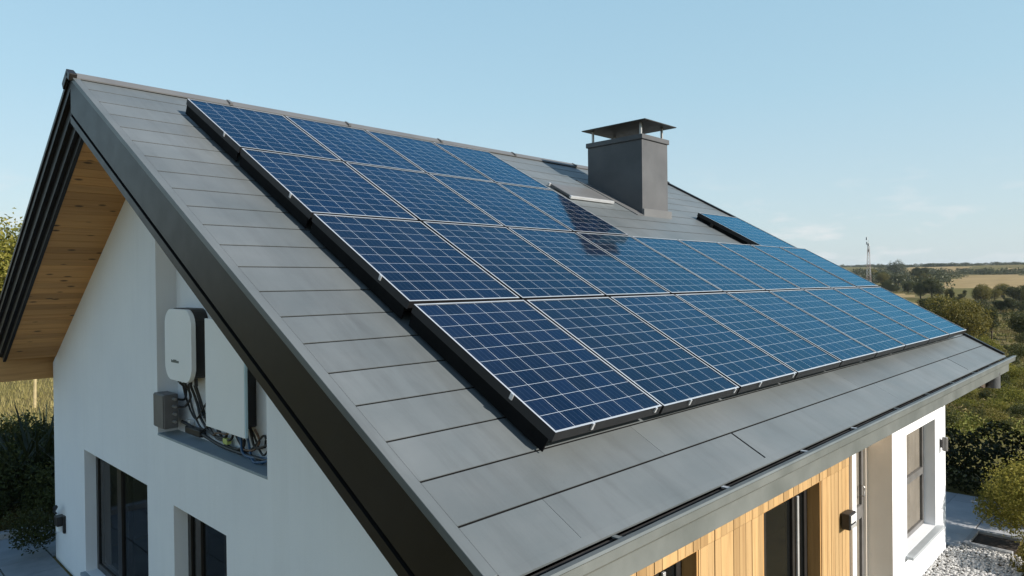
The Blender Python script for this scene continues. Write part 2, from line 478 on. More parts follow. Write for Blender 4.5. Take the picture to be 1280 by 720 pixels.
def at(px, d):           # ground point seen in the column px at distance d
    a = YAW - math.atan((px - 640) / FPX)
    x, y = CX + d * math.cos(a), CY + d * math.sin(a)
    return x, y, terr(x, y)

def pip(x, y, poly):
    c = False
    n = len(poly)
    for i in range(n):
        x0, y0 = poly[i]; x1, y1 = poly[i - 1]
        if (y0 > y) != (y1 > y) and x < (x1 - x0) * (y - y0) / (y1 - y0) + x0: c = not c
    return c
def polar(pts): return [at(px, d)[:2] for px, d in pts]
FIELDS = [
    (1, polar([(1176, 520), (1235, 500), (1330, 540), (1330, 700), (1300, 830), (1240, 900), (1210, 840), (1182, 680)])),
    (1, polar([(1090, 265), (1148, 262), (1150, 330), (1120, 345), (1085, 330)])),
    (1, polar([(1118, 400), (1146, 395), (1140, 440), (1112, 450)])),
    (1, polar([(1118, 1070), (1205, 1070), (1214, 1440), (1150, 1490), (1108, 1400)])),
    (1, polar([(1255, 1150), (1340, 1100), (1340, 1350), (1260, 1300)])),
    (2, polar([(1098, 225), (1150, 228), (1150, 258), (1090, 258)])),
]
def build_ground():
    azs = list(np.arange(-14, 96, .2)) + list(np.arange(96, 346, 3.0))
    rs = [0.0] + list(.8 * 1.045 ** np.arange(0, 208))
    rs = [r for r in rs if r < 6800]
    vs, fs, ms = [(CX, CY, 0)], [], []
    n = len(azs)
    for r in rs[1:]:
        for a in azs:
            x, y = CX + r * math.cos(math.radians(a)), CY + r * math.sin(math.radians(a))
            vs.append((x, y, terr(x, y)))
    for j in range(n):
        fs.append((0, 1 + j, 1 + (j + 1) % n)); ms.append(0)
    for i in range(len(rs) - 2):
        rm = (rs[i + 1] + rs[i + 2]) / 2
        for j in range(n):
            k = (j + 1) % n
            fs.append((1 + i * n + j, 1 + (i + 1) * n + j, 1 + (i + 1) * n + k, 1 + i * n + k))
            mi = 0
            if rm > 60 and azs[j] < 40:
                a = math.radians(azs[j] + .1)
                x, y = CX + rm * math.cos(a), CY + rm * math.sin(a)
                for fm, poly in FIELDS:
                    if pip(x, y, poly): mi = fm; break
            ms.append(mi)
    b = MB(); b.v, b.f, b.m = vs, fs, ms
    o = b.build('ground', [M['ground'], M['field_gold'], M['field_green']], smooth=True, fix=False)
    tag(o, kind='structure')
build_ground()

# ------------------------------------------------------------------ house
TH = math.radians(29.02); C_, S_ = math.cos(TH), math.sin(TH)
T2 = math.radians(31.8); C2, S2 = math.cos(T2), math.sin(T2)
L = 10.3                      # along the ridge
SN, SF = 6.40, 5.06           # slope lengths, near and far
XG, XE = .7186, L - .70       # gable walls
YF, YB = -5.02, 4.24          # front and back wall
def Rn(u, v, h): return (u, -v * C_ - h * S_, RZ - v * S_ + h * C_)
def Rf(u, v, h): return (u, v * C2 + h * S2, RZ - v * S2 + h * C2)
def Z(z): return RZ + z

house = empty('house', (5, -.5, 0), 'white rendered gabled house with dark grey metal roof and timber clad front', 'house')

# roof courses
VS = [.08, .37, .72, 1.05, 1.37, 1.69, 2.02, 2.33, 2.65, 2.96, 3.26, 3.56, 3.86, 4.17, 4.46, 4.74, 5.02, 5.30, 5.58, 5.86, 6.14, SN]
b = MB()
G = .0056
joints = {20: [.565, 2.41, 5.25, 8.07], 19: [1.62, 4.9, 7.6], 18: [3.3, 6.8], 10: [6.1], 2: [5.9], 5: [7.9]}
for i in range(len(VS) - 1):
    v0, v1 = VS[i] + G, VS[i + 1] - (G if i < len(VS) - 2 else 0)
    js = [.045] + joints.get(i, []) + [L - .045]
    for k in range(len(js) - 1):
        g = .010 if (i == 20 and js[k] in (2.41, 8.07)) else .0012
        g1 = .010 if (i == 20 and js[k + 1] in (2.41, 8.07)) else .0012
        u0, u1 = js[k] + (g if k else 0), js[k + 1] - (g1 if k < len(js) - 2 else 0)
        b.add([Rn(u0, v0, -.001), Rn(u1, v0, -.001), Rn(u1, v1, .0015), Rn(u0, v1, .0015), Rn(u0, v0, -.003), Rn(u1, v0, -.003), Rn(u1, v1, -.003), Rn(u0, v1, -.003)],
              [(0, 1, 2, 3), (4, 7, 6, 5), (0, 4, 5, 1), (1, 5, 6, 2), (2, 6, 7, 3), (3, 7, 4, 0)])
roof = b.build('roof', M['roof'], house)
b = MB(); b.box(.03, L - .03, .02, SN - .01, -.13, -.0032, 0, Rn); b.build('roof_deck', M['matte_black'], house)
b = MB()
b.box(.05, L - .05, .02, SF, -.13, .0, 0, Rf)
for k in range(17): b.box(.05, L - .05, .09 + k * .3, .36 + k * .3, .001, .012, 0, Rf)
b.build('far_roof_slope', M['roof'], house)
# verge trims on the near slope
for u0, u1 in ((-.016, .0445), (L - .0445, L + .03)):
    b = MB(); b.box(u0, u1, .05, SN + .01, -.03, .012 if u0 < 1 else .032, 0, Rn); b.build('verge_trim', M['roof'] if u0 < 1 else M['verge'], house, .003)
b = MB(); b.box(-.03, .05, .05, SF, -.03, .014, 0, Rf); b.build('verge_trim', M['verge'], house, .003)
# ridge cap, lapped lengths
u = -.01
b = MB()
while u < L:
    u1 = min(u + 1.48, L + .02)
    lift = .004
    for fn, w in ((Rn, .095), (Rf, .10)):
        b.add([fn(u, -.01, .034), fn(u1 + .03, -.01, .034 + lift), fn(u1 + .03, w, .018 + lift), fn(u, w, .018), fn(u, -.01, .012), fn(u1 + .03, -.01, .016), fn(u1 + .03, w, .010), fn(u, w, .006)],
              [(0, 1, 2, 3), (4, 7, 6, 5), (0, 4, 5, 1), (1, 5, 6, 2), (2, 6, 7, 3), (3, 7, 4, 0)])
    b.box(u1 - .012, u1 + .02, -.01, .10, .02, .046, 0, Rn)
    u = u1
b.build('ridge_cap', M['ridge'], house)
b = MB(); b.box(-.045, .02, -.03, .17, -.02, .055, 0, Rf); b.box(-.045, .02, -.02, .10, -.02, .05, 0, Rn); b.build('ridge_end_cap', M['verge'], house, .006)

# barge boards (stepped profiles), mitred on the ridge plane
near_p = [(-.012, -.006), (-.012, .30), (.02, .305), (.02, .322), (-.016, .325), (-.016, .385), (.05, .385), (.05, -.006)]
far_p = [(-.012, -.006), (-.012, .10), (.026, .105), (.026, .21), (.066, .215), (.066, .31), (.105, .315), (.105, .385), (.14, .385), (.14, -.006)]
def board(prof_, fn, th, v1, name):
    bb = MB()
    n = len(prof_)
    vs = [fn(x, t * math.tan(th), -t) for x, t in prof_] + [fn(x, v1, -t) for x, t in prof_]
    fs = [(i, (i + 1) % n, n + (i + 1) % n, n + i) for i in range(n)]
    tr = tessellate_polygon([[Vector((p[0], p[1], 0)) for p in prof_]])
    fs += [tuple(t) for t in tr] + [tuple(n + i for i in t[::-1]) for t in tr]
    bb.add(vs, fs)
    return bb.build(name, M['verge'], house)
board(near_p, Rn, TH, SN + .09, 'barge_board')
board(far_p, Rf, T2, SF, 'barge_board')
b = MB(); b.box(L - .03, L + .025, .3, SN, -.33, -.031, 0, Rn); b.build('barge_board', M['verge'], house)
b = MB(); b.box(L - .03, L + .02, .3, SF, -.33, -.031, 0, Rf); b.build('barge_board', M['verge'], house)

# timber soffits under the gable overhang
for fn, v1, th, nm, u0 in ((Rf, SF - .03, T2, 'soffit', .1405), (Rn, SN - .5, TH, 'soffit', .0505)):
    b = MB()
    v = .38 * math.tan(th)
    while v < v1:
        w = min(.128, v1 - v)
        b.box(u0, XG + .30, v, v + w - .004, -.375, -.355, 0, fn)
        v += w
    b.build(nm, M['wood_soffit'], house)
b = MB(); b.box(-.01, L, 4.30, 4.42, Z(-3.29), Z(-2.93)); b.build('eave_beam', M['wood_soffit'], house, .004)

# walls -------------------------------------------------
def wall(poly, holes, fn, depth, backs=(), mat_=None, name='wall', rev=None):
    """poly/holes: 2-D loops; fn(p, d) maps to space at depth d behind the face"""
    b = MB()
    loops = [poly] + [h for h in holes]
    flat = [p for lp in loops for p in lp]
    tr = tessellate_polygon([[Vector((p[0], p[1], 0)) for p in lp] for lp in loops])
    b.add([fn(p, 0) for p in flat], [tuple(t) for t in tr])
    for h, hd in zip(holes, depth):
        n = len(h)
        for i in range(n):
            p, q = h[i], h[(i + 1) % n]
            b.quad(fn(p, 0), fn(q, 0), fn(q, hd), fn(p, hd), rev or 0)
    for poly2, d in backs:
        tr = tessellate_polygon([[Vector((p[0], p[1], 0)) for p in poly2]])
        b.add([fn(p, d) for p in poly2], [tuple(t) for t in tr])
    return b.build(name, mat_ or M['render'], house, fix=False)
def rect(a0, a1, z0, z1): return [(a0, Z(z0)), (a1, Z(z0)), (a1, Z(z1)), (a0, Z(z1))]
gx = lambda p, d: (XG + d, p[0], p[1])
zs_n = lambda y: Z(-abs(y) * math.tan(TH) - .37 / C_)
zs_f = lambda y: Z(-abs(y) * math.tan(T2) - .37 / C2)
gable_poly = [(YB, -.2), (YF, -.2), (YF, zs_n(YF)), (0, zs_n(0)), (YB, zs_f(YB))]
niche = [(.02, Z(-3.48)), (-2.36, Z(-3.48)), (-2.36, Z(-1.98)), (.02, Z(-.70))]
w1 = rect(.36, 2.71, -5.66, -4.08)
w2 = rect(-1.59, -.38, -5.66, -4.13)
ND = .20
wall(gable_poly, [niche, w1, w2], gx, [ND, .30, .30], [(niche, ND)], name='gable_wall')
ex = lambda p, d: (XE - d, p[0], p[1])
wall([(YB, -.2), (YF + .1, -.2), (YF + .1, zs_n(YF)), (0, zs_n(0)), (YB, zs_f(YB))], [], ex, [], name='gable_wall')
b = MB(); b.quad((XG, YB, -.2), (XE, YB, -.2), (XE, YB, zs_f(YB)), (XG, YB, zs_f(YB))); b.build('back_wall', M['render'], house)
# front: rendered block on the right, recess, timber clad part on the left
fy = lambda p, d: (p[0], YF + d, p[1])
rw = rect(7.68, 9.04, -5.39, -3.92)
wall([(7.10, -.2), (XE, -.2), (XE, Z(-3.30)), (7.10, Z(-3.30))], [rw], fy, [.30], name='front_wall')
b = MB()
b.quad((7.10, YF, -.2), (7.10, YF + .30, -.2), (7.10, YF + .30, Z(-3.3)), (7.10, YF, Z(-3.3)))
b.build('recess_side_wall', M['cream_bounce'], house)
RY = YF + .27                # recess back plane
door_h = rect(5.84, 7.04, -5.72, -3.95)
ry = lambda p, d: (p[0], RY + d, p[1])
wall([(5.76, -.2), (7.10, -.2), (7.10, Z(-3.3)), (5.76, Z(-3.3))], [door_h], ry, [.12], mat_=M['cream_bounce'], name='recess_wall')
b = MB(); b.box(5.645, 5.76, YF - .035, YF + .30, -.2, Z(-3.29)); b.build('wall_end_pier', M['render'], house, .006)
cw1, cw2 = (1.18, 2.60), (3.64, 4.89)
HZ = -3.89
wall([(XG, -.2), (5.645, -.2), (5.645, Z(-3.31)), (XG, Z(-3.31))], [rect(*cw1, -5.75, HZ), rect(*cw2, -5.75, HZ)], lambda p, d: (p[0], YF + .03 + d, p[1]), [.25, .25], mat_=M['membrane'], name='clad_wall_backing')
b = MB()
x = XG + .002
rr = random.Random(3)
while x < 5.644:
    w = rr.choice([.092, .098, .1, .102, .108])
    x1 = min(x + w, 5.644)
    segs = [(x, x1)]
    for a0, a1 in (cw1, cw2):
        out = []
        for s0, s1 in segs:
            if s1 <= a0 or s0 >= a1: out.append((s0, s1, 'f') if len((s0, s1)) == 2 else (s0, s1))
            else:
                if s0 < a0: out.append((s0, a0))
                if s1 > a1: out.append((a1, s1))
        segs = [o[:2] for o in out]
    dy = rr.uniform(-.003, .003)
    for s0, s1 in segs:
        if s1 - s0 > .01: b.box(s0 + .003, s1 - .003, YF + dy, YF + .029, .08, Z(HZ - .0), 0)
    b.box(x + .003, x1 - .003, YF + dy - .002, YF + .029, Z(HZ) + .004, Z(-3.312), 0)
    x = x1
b.build('timber_cladding', M['wood_clad'], house)
# roof-space ceiling over the front eave, fascia, gutter
b = MB(); b.box(.05, L - .05, -5.64, YF + .02, Z(-3.305), Z(-3.28)); b.build('eave_soffit', M['wood_soffit'], house)
b = MB(); b.box(-.02, L + .02, -5.665, -5.646, Z(-3.335), Z(-3.203)); b.build('fascia', M['gutter'], house, .003)
b = MB()
b.add([Rn(.0, SN, .003), Rn(L, SN, .003), (L, -5.635, Z(-3.124)), (.0, -5.635, Z(-3.124)), Rn(.0, SN, -.01), Rn(L, SN, -.01), (L, -5.631, Z(-3.135)), (0, -5.631, Z(-3.135))],
      [(0, 1, 2, 3), (4, 7, 6, 5), (0, 4, 5, 1), (1, 5, 6, 2), (2, 6, 7, 3), (3, 7, 4, 0)])
b.build('eave_flashing', M['roof'], house)
gp = [(a + .05, b_) for a, b_ in ((-5.71, -3.195), (-5.775, -3.192), (-5.782, -3.18), (-5.785, -3.135), (-5.797, -3.124), (-5.787, -3.115), (-5.752, -3.119), (-5.752, -3.127), (-5.770, -3.132), (-5.766, -3.18), (-5.71, -3.183))]
gutter = MB().prism(gp, lambda p, a: (a, p[0], Z(p[1])), -.03, L + .09).build('gutter', [M['gutter']], house)
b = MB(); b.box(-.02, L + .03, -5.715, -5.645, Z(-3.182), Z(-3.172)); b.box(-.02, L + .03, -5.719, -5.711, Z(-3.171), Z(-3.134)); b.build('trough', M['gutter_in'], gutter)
for k in range(10):
    xx = .75 + k * 1.04 + random.uniform(-.06, .06)
    b = MB(); b.box(xx, xx + .03, -5.714, -5.640, Z(-3.137), Z(-3.131)); b.build('gutter_strap', M['alu'] if k in (1, 2, 3) else M['gutter'], gutter)
b = MB()
for k in range(160):
    xx, yy, s_ = random.uniform(.2, L - .1), random.uniform(-5.71, -5.655), random.uniform(.006, .026)
    b.box(xx, xx + s_ * random.uniform(1, 2.5), yy, yy + s_ * .6, Z(-3.172), Z(-3.172 + .03 * random.random() + .006))
o = b.build('leaf_litter', M['bark'], gutter); tag(o, kind='stuff')
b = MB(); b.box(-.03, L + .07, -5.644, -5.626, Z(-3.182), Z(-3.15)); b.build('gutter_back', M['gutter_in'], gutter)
# outlet and elbow at the far end
b = MB()
b.tube([(9.60, -5.60, Z(-3.30)), (9.60, -5.60, Z(-3.50))], .078, 40)
b.tube([(9.64, -5.55, Z(-3.47)), (9.75, -5.2, Z(-3.50)), (9.72, -4.9, Z(-3.62)), (9.70, -4.75, Z(-3.8)), (9.70, -4.75, .1)], .04, 12)
b.build('downpipe', M['downpipe'], house)
b = MB()
b.prism([(8.75, -3.337), (9.62, -3.337), (9.62, -3.50), (9.45, -3.50)], lambda p, a: (p[0], a, Z(p[1])), -5.52, -5.025)
b.build('eave_return', M['bark'], house, .004)
# far eave gutter with a dark pipe added to imitate shade under the soffit
b = MB()
b.tube([(-.02, 4.56, Z(-3.12)), (L, 4.56, Z(-3.12))], .07, 10)
b.build('back_gutter', M['verge'], house, smooth=True)
b = MB(); b.tube([(.9, 4.50, Z(-3.2)), (.86, 4.46, Z(-3.42)), (.84, 4.34, Z(-3.58)), (.84, 4.31, 0)], .05, 10); b.build('downpipe', M['verge'], house, smooth=True)

# chimney
cx0, cx1, cy0, cy1 = 6.765, 7.455, -1.828, -.83
ch = MB().box(cx0, cx1, cy0, cy1, Z(-1.35), Z(.09)).build('chimney', M['chim_dark'], house, .006)
b = MB(); b.box(cx0 - .022, cx1 + .022, cy0 - .022, cy1 + .022, Z(.092), Z(.165)); b.build('chimney_collar', M['chim_dark'], ch, .008)
b = MB(); b.box(cx0 - .03, cx1 + .03, cy0 - .05, cy0 - .002, Z(-1.12), Z(-.93)); b.build('flashing', M['ridge'], ch, .004)
b = MB(); b.box(cx0 - .20, cx0 - .002, .85, 2.14, -.002, .0115, 0, Rn); b.build('flashing', M['ridge'], ch)
for sx in (cx0 + .06, cx1 - .06):
    for sy in (cy0 + .06, cy1 - .06):
        MB().box(sx - .014, sx + .014, sy - .014, sy + .014, Z(.166), Z(.345)).build('cap_post', M['steel'], ch)
b = MB()
X0, X1, Y0, Y1 = cx0 - .085, cx1 + .085, cy0 - .11, cy1 + .05
zc = Z(.346)
b.add([(X0, Y0, zc), (X1, Y0, zc), (X1, Y1, zc), (X0, Y1, zc), (X0, Y0, zc + .012), (X1, Y0, zc + .012), (X1, Y1, zc + .012), (X0, Y1, zc + .012), ((X0 + X1) / 2, Y0 + .4, zc + .02), ((X0 + X1) / 2, Y1 - .4, zc + .02)],
      [(3, 2, 1, 0), (0, 1, 5, 4), (1, 2, 6, 5), (2, 3, 7, 6), (3, 0, 4, 7), (4, 5, 8), (5, 6, 9, 8), (6, 7, 9), (7, 4, 8, 9)])
b.build('chimney_cap', M['cap'], ch)

# roof hatch upstand beside the array
b = MB()
b.box(5.42, 6.36, 1.36, 1.78, .013, .05, 0, Rn)
ht = b.build('roof_hatch', M['ridge'], house, .006)
b = MB(); b.box(5.40, 6.38, 1.782, 1.815, .0135, .052, 0, Rn); b.build('hatch_rail', M['alu'], ht, .004)
b = MB(); b.box(5.385, 5.418, 1.36, 1.39, .0135, .06, 0, Rn); b.build('hatch_hinge', M['alu'], ht, .004)

# windows ----------------------------------------------
def window(fn, a0, a1, z0, z1, d, fmat, mull=(), rails=(), fw=.07, name='window', paned=.02, gm='glass'):
    """fn(p, d). frame set d behind the wall face; panes between; returns frame object"""
    T = lambda a, dd, z: fn((a, z), dd)
    b = MB()
    b.box(a0 + .001, a0 + fw, d, d + .07, z0 + .001, z1 - .001, 0, T)
    b.box(a1 - fw, a1 - .001, d, d + .07, z0 + .001, z1 - .001, 0, T)
    b.box(a0 + fw, a1 - fw, d + .002, d + .068, z0 + .001, z0 + fw, 0, T)
    b.box(a0 + fw, a1 - fw, d + .002, d + .068, z1 - fw, z1 - .001, 0, T)
    for mu, mw in mull: b.box(mu - mw / 2, mu + mw / 2, d - .006, d + .066, z0 + fw, z1 - fw, 0, T)
    for rz, rwid in rails: b.box(a0 + fw, a1 - fw, d - .005, d + .064, rz - rwid / 2, rz + rwid / 2, 0, T)
    w = b.build(name, fmat, house, .004)
    xs = [a0 + fw] + [m_ for mu, mw in sorted(mull) for m_ in (mu - mw / 2, mu + mw / 2)] + [a1 - fw]
    zs = [z0 + fw] + [m_ for rz, rwid in sorted(rails) for m_ in (rz - rwid / 2, rz + rwid / 2)] + [z1 - fw]
    for i in range(0, len(xs), 2):
        for j in range(0, len(zs), 2):
            tilt = random.uniform(-.003, .003)
            pb = MB()
            pb.add([T(xs[i], d + paned, zs[j]), T(xs[i + 1], d + paned + tilt, zs[j]), T(xs[i + 1], d + paned + tilt, zs[j + 1]), T(xs[i], d + paned, zs[j + 1])], [(0, 1, 2, 3)])
            pb.build('pane', M[gm], w)
    return w
W1 = window(gx, .36, 2.71, Z(-5.66), Z(-4.08), .13, M['frame_dark'], [(1.74, .15)], fw=.085)
b = MB(); b.box(XG - .06, XG + .13, .33, 2.74, Z(-5.70), Z(-5.662)); b.build('sill', M['sill_blue'], W1, .004)
W2 = window(gx, -1.59, -.38, Z(-5.66), Z(-4.13), .13, M['frame_dark'], [(-.66, .12)], fw=.08)
b = MB(); b.box(XG - .06, XG + .13, -1.62, -.35, Z(-5.70), Z(-5.662)); b.build('sill', M['sill_blue'], W2, .004)
b = MB(); b.box(XG - .004, XG + ND, -2.36, .02, Z(-3.50), Z(-3.478)); b.build('niche_sill', M['sill_blue'], house)
W3 = window(fy, 7.68, 9.04, Z(-5.39), Z(-3.92), .14, M['frame_grey'], [], [(Z(-4.64), .09)], fw=.06, gm='glass_clear')
b = MB(); b.box(7.60, 9.12, YF - .09, YF + .14, Z(-5.43), Z(-5.392)); b.build('sill', M['sill'], W3, .005)
D1 = window(ry, 5.84, 7.04, Z(-5.72), Z(-3.95), .03, M['frame_grey'], [], [(Z(-4.75), .15)], fw=.055, name='front_door', gm='glass_clear')
b = MB(); b.tube([(6.96, RY + .03, Z(-4.44)), (6.96, RY - .01, Z(-4.45)), (6.96, RY - .01, Z(-4.56)), (6.96, RY + .03, Z(-4.57))], .010, 8); b.build('handle', M['steel'], D1, smooth=True)
b = MB(); b.box(5.765, 7.095, YF - .06, RY + .06, -.02, Z(-5.73)); b.build('door_step', M['sill'], house, .008)
cfy = lambda p, d: (p[0], YF + d, p[1])
for (a0, a1) in (cw1, cw2):
    w = window(cfy, a0 + .022, a1 - .022, Z(-5.75), Z(HZ) - .004, .12, M['frame_dark'], [(a0 + .26, .10), (a1 - .36, .05)], fw=.075)
    b = MB(); b.box(a1 - .30, a1 - .265, YF + .10, YF + .119, Z(-5.6), Z(HZ - .1)); b.build('handle_bar', M['alu'], w, .004)
    b = MB()
    b.box(a0 + .001, a0 + .021, YF + .004, YF + .25, .09, Z(HZ) - .002)
    b.box(a1 - .021, a1 - .001, YF + .004, YF + .25, .09, Z(HZ) - .002)
    b.box(a0 + .0215, a1 - .0215, YF + .004, YF + .25, Z(HZ) - .0035, Z(HZ) - .0005)
    b.build('jamb_lining', M['wood_jamb'], w)
# dark interior
b = MB(); b.box(XG + .305, XE - .35, YF + .33, YB - .3, .03, .06); b.build('interior_floor', M['interior'], house)
b = MB(); b.box(XG + .305, XE - .35, YF + .5, YB - .3, Z(-3.25), Z(-3.2)); b.build('interior_ceiling', M['interior'], house)
b = MB(); b.box(2.6, 2.7, YF + .4, YB - .3, .06, Z(-3.25)); b.box(2.7, XE - .35, -3.0, -2.9, .06, Z(-3.25)); b.build('interior_wall', M['interior'], house)
def curtain(p0, p1, z0, z1, label, amp=.035):
    b = MB()
    n = 36
    p0, p1 = Vector(p0), Vector(p1)
    d = (p1 - p0).normalized(); nn = Vector((-d.y, d.x, 0))
    vs = []
    for i in range(n + 1):
        q = p0.lerp(p1, i / n) + nn * amp * math.sin(i * 1.35)
        vs += [(q.x, q.y, z0), (q.x, q.y, z1)]
    b.add(vs, [(2 * i, 2 * i + 2, 2 * i + 3, 2 * i + 1) for i in range(n)])
    o = b.build('curtain', M['curtain'], smooth=True, fix=False)
    tag(o, label, 'curtain', 'curtains behind the windows')
curtain((XG + .33, 2.42, 0), (XG + .33, 1.98, 0), Z(-5.8), Z(-4.02), 'pale curtain drawn aside behind the wide two-pane gable window')
curtain((XG + .33, -.80, 0), (XG + .33, -1.05, 0), Z(-5.8), Z(-4.05), 'pale curtain behind the narrow gable window')
curtain((7.75, YF + .178, 0), (8.97, YF + .178, 0), Z(-5.38), Z(-3.93), 'pale curtain drawn across behind the window of the white front block', .003)
curtain((5.90, RY + .064, 0), (6.98, RY + .064, 0), Z(-5.8), Z(-3.9), 'beige curtain drawn across behind the recessed glazed door', .003)

# ------------------------------------------------------------------ solar array
PA, PB, PW, PH = .787, .70, 1.0, 1.3136
HB, HT = .102, .16
def panel_mesh(w, l):
    fw = .012
    f = MB()
    T = Rn0
    for (x0, x1, y0, y1) in ((0, fw, 0, l), (w - fw, w, 0, l), (fw, w - fw, 0, fw), (fw, w - fw, l - fw, l)):
        vs = [(x, y, z) for z in (HB, HT) for x, y in ((x0, y0), (x1, y0), (x1, y1), (x0, y1))]
        n = len(f.v)
        f.add([T(*v) for v in vs], [(0, 1, 2, 3), (0, 1, 5, 4), (1, 2, 6, 5), (2, 3, 7, 6), (3, 0, 4, 7)], 0)
        f.add([T(*v) for v in vs[4:]], [(0, 1, 2, 3)], 1)
    g = MB()
    g.add([T(fw, fw, HT - .004), T(w - fw, fw, HT - .004), T(w - fw, l - fw, HT - .004), T(fw, l - fw, HT - .004)], [(0, 1, 2, 3)])
    bk = MB(); bk.box(fw, w - fw, fw, l - fw, HT - .03, HT - .012, 0, T)
    return f, g, bk
def Rn0(u, v, h): return (u, -v * C_ - h * S_, -v * S_ + h * C_)
def local(bmb, name, mats, parent):
    o = bmb.build(name, mats, None)
    o.parent = parent
    return o
def make_panel(w, l):
    root = empty('solar_panel')
    f, g, bk = panel_mesh(w, l)
    fo = local(f, 'frame', [M['black'], M['alu']], root)
    go = local(g, 'glass_cells', M['cells'], root)
    uvl = go.data.uv_layers.new(name='UVMap')
    co = [go.data.vertices[lp.vertex_index].index for lp in go.data.loops]
    uvs = [(0, 1), (1, 1), (1, 0), (0, 0)]
    for k, vi in enumerate(co): uvl.data[k].uv = uvs[vi]
    local(bk, 'backsheet', M['black'], root)
    return root
def copy_tree(o, parent=None):
    c = o.copy(); COL.objects.link(c)
    if parent: c.parent = parent; c.matrix_parent_inverse = o.matrix_parent_inverse.copy()
    for k in [x for x in o.children]: copy_tree(k, c)
    return c
GAPW, GAPL = .030, .032
proto = make_panel(PW - GAPW, PH - GAPL)
ords = ['first', 'second', 'third', 'fourth', 'fifth', 'sixth', 'seventh', 'eighth', 'ninth']
rows = [(0, 4, 'top row under the ridge'), (1, 4, 'second row from the ridge'), (2, 9, 'third row from the ridge'), (3, 9, 'bottom row nearest the gutter')]
SHIFT = [0, .0, .0, .01]
def clampx(root, pts):
    for (x, y, z0, z1, sx, sy) in pts:
        c = MB(); c.box(x - sx, x + sx, y - sy, y + sy, z0, z1, 0, Rn0)
        local(c, 'clamp', M['alu'], root)
first = True
for j, n, rn in rows:
    for i in range(n):
        o = proto if first else copy_tree(proto)
        first = False
        x, y, z = Rn0(PA + SHIFT[j] + i * PW, PB + j * PH, 0)
        o.location = (x, y, z + RZ)
        o.rotation_euler = (random.uniform(-.0022, .0022), random.uniform(-.0022, .0022), 0)
        tag(o, 'blue solar panel, %s from the near gable in the %s' % (ords[i], rn), 'solar panel', 'solar panels on the roof slope')
k = make_panel(1.36, PH - GAPL)
k.location = (Rn0(8.40, 0, 0)[0], Rn0(0, PB + PH, -.045)[1], Rn0(0, PB + PH, -.045)[2] + RZ)
tag(k, 'lone raised solar panel beyond the chimney by the far roof edge', 'solar panel', 'solar panels on the roof slope')
# clamps belong to the edge panels
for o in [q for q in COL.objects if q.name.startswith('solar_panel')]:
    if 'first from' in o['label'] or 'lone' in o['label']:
        c = MB(); c.box(.004, .012, .01, PH - GAPL - .03, .015 if 'lone' not in o['label'] else .048, HB, 0, Rn0); local(c, 'gap_shade_strip', M['matte_black'], o)  # black strip standing in for the shade in the gap under the panel
edge = [o for o in COL.objects if o.name.startswith('solar_panel')]
for o in edge:
    lab = o['label']
    if 'first from' in lab: clampx(o, [(-.005, .95, .128, .163, .004, .011)])
    if 'bottom row' in lab and lab.split(',')[1].split()[0] in ('first', 'second', 'third'): clampx(o, [(.30, PH - GAPL + .006, .125, .163, .008, .005), (.90, PH - GAPL + .006, .130, .163, .008, .005)])
# rails
for j, n, rn in rows:
    for q, (vv, ww) in enumerate(((.22, 'upper'), (1.06, 'lower'))):
        v = PB + j * PH + vv
        u1 = PA + n * PW + .03
        b = MB(); b.box(PA + .14, u1, v - .018, v + .018, .06, .101, 0, Rn)
        for kk in range(n + 1):
            uu = PA + .35 + kk * PW * .93
            b.box(uu - .02, uu + .02, v - .03, v + .03, .004, .061, 0, Rn)
        o = b.build('mounting_rail', M['black'])
        tag(o, '%s dark mounting rail under the panels of the %s' % (ww, rn), 'mounting rail', 'mounting rails under the panels')
b = MB(); b.box(8.36, 9.7, PB + PH + .3, PB + PH + .34, .003, .055, 0, Rn); b.box(8.36, 9.7, PB + PH + 1.0, PB + PH + 1.04, .003, .055, 0, Rn)
tag(b.build('mounting_rail', M['black']), 'dark raised rails under the lone panel beyond the chimney', 'mounting rail', 'mounting rails under the panels')

# ------------------------------------------------------------------ niche equipment
XB = XG + ND                  # niche back
def rounded(y0, y1, z0, z1, r, n=7):
    pts = []
    for cy_, cz_, a0 in ((y1 - r, z0 + r, -90), (y1 - r, z1 - r, 0), (y0 + r, z1 - r, 90), (y0 + r, z0 + r, 180)):
        for i in range(n + 1):
            a = math.radians(a0 + 90 * i / n)
            pts.append((cy_ + r * math.cos(a), cz_ + r * math.sin(a)))
    return pts
inv = empty('inverter', (XB, -.45, Z(-2.9)), 'white inverter with rounded front and black sides, left in the wall niche', 'inverter')
rp = rounded(-.80, -.12, Z(-2.91), Z(-2.21), .16)
MB().prism(rounded(-.79, -.13, Z(-2.88), Z(-2.20), .15), lambda p, a: (a, p[0], p[1]), XG + .075, XB - .001).build('housing', M['plastic_black'], inv, .006)
MB().prism(rp, lambda p, a: (a, p[0], p[1]), XG + .03, XG + .074).build('front_cover', M['device'], inv, .012, smooth=False)
b = MB()
yy = -.29
for wd in (.026, .018, .024, .02, .018, .024, .022):
    b.box(XG + .028, XG + .0315, yy - wd, yy, Z(-2.735), Z(-2.735) + random.choice([.022, .026, .03]))
    yy -= wd + .007
b.build('logo', M['mark'], inv)
b = MB()
for q in range(4): b.tube([(XB - .08, -.25 - q * .14, Z(-2.88)), (XB - .08, -.25 - q * .14, Z(-2.95))], .018, 8)
b.build('cable_glands', M['plastic_black'], inv)
bat = empty('battery_unit', (XB, -1.45, Z(-3.26)), 'tall white flat battery cabinet with black sides, right in the wall niche', 'battery cabinet')
MB().box(XG + .06, XB - .001, -1.775, -1.16, Z(-3.20), Z(-2.28)).build('housing', M['plastic_black'], bat, .01)
MB().box(XG + .035, XG + .059, -1.89, -1.10, Z(-3.26), Z(-2.28)).build('front_cover', M['device'], bat, .006)
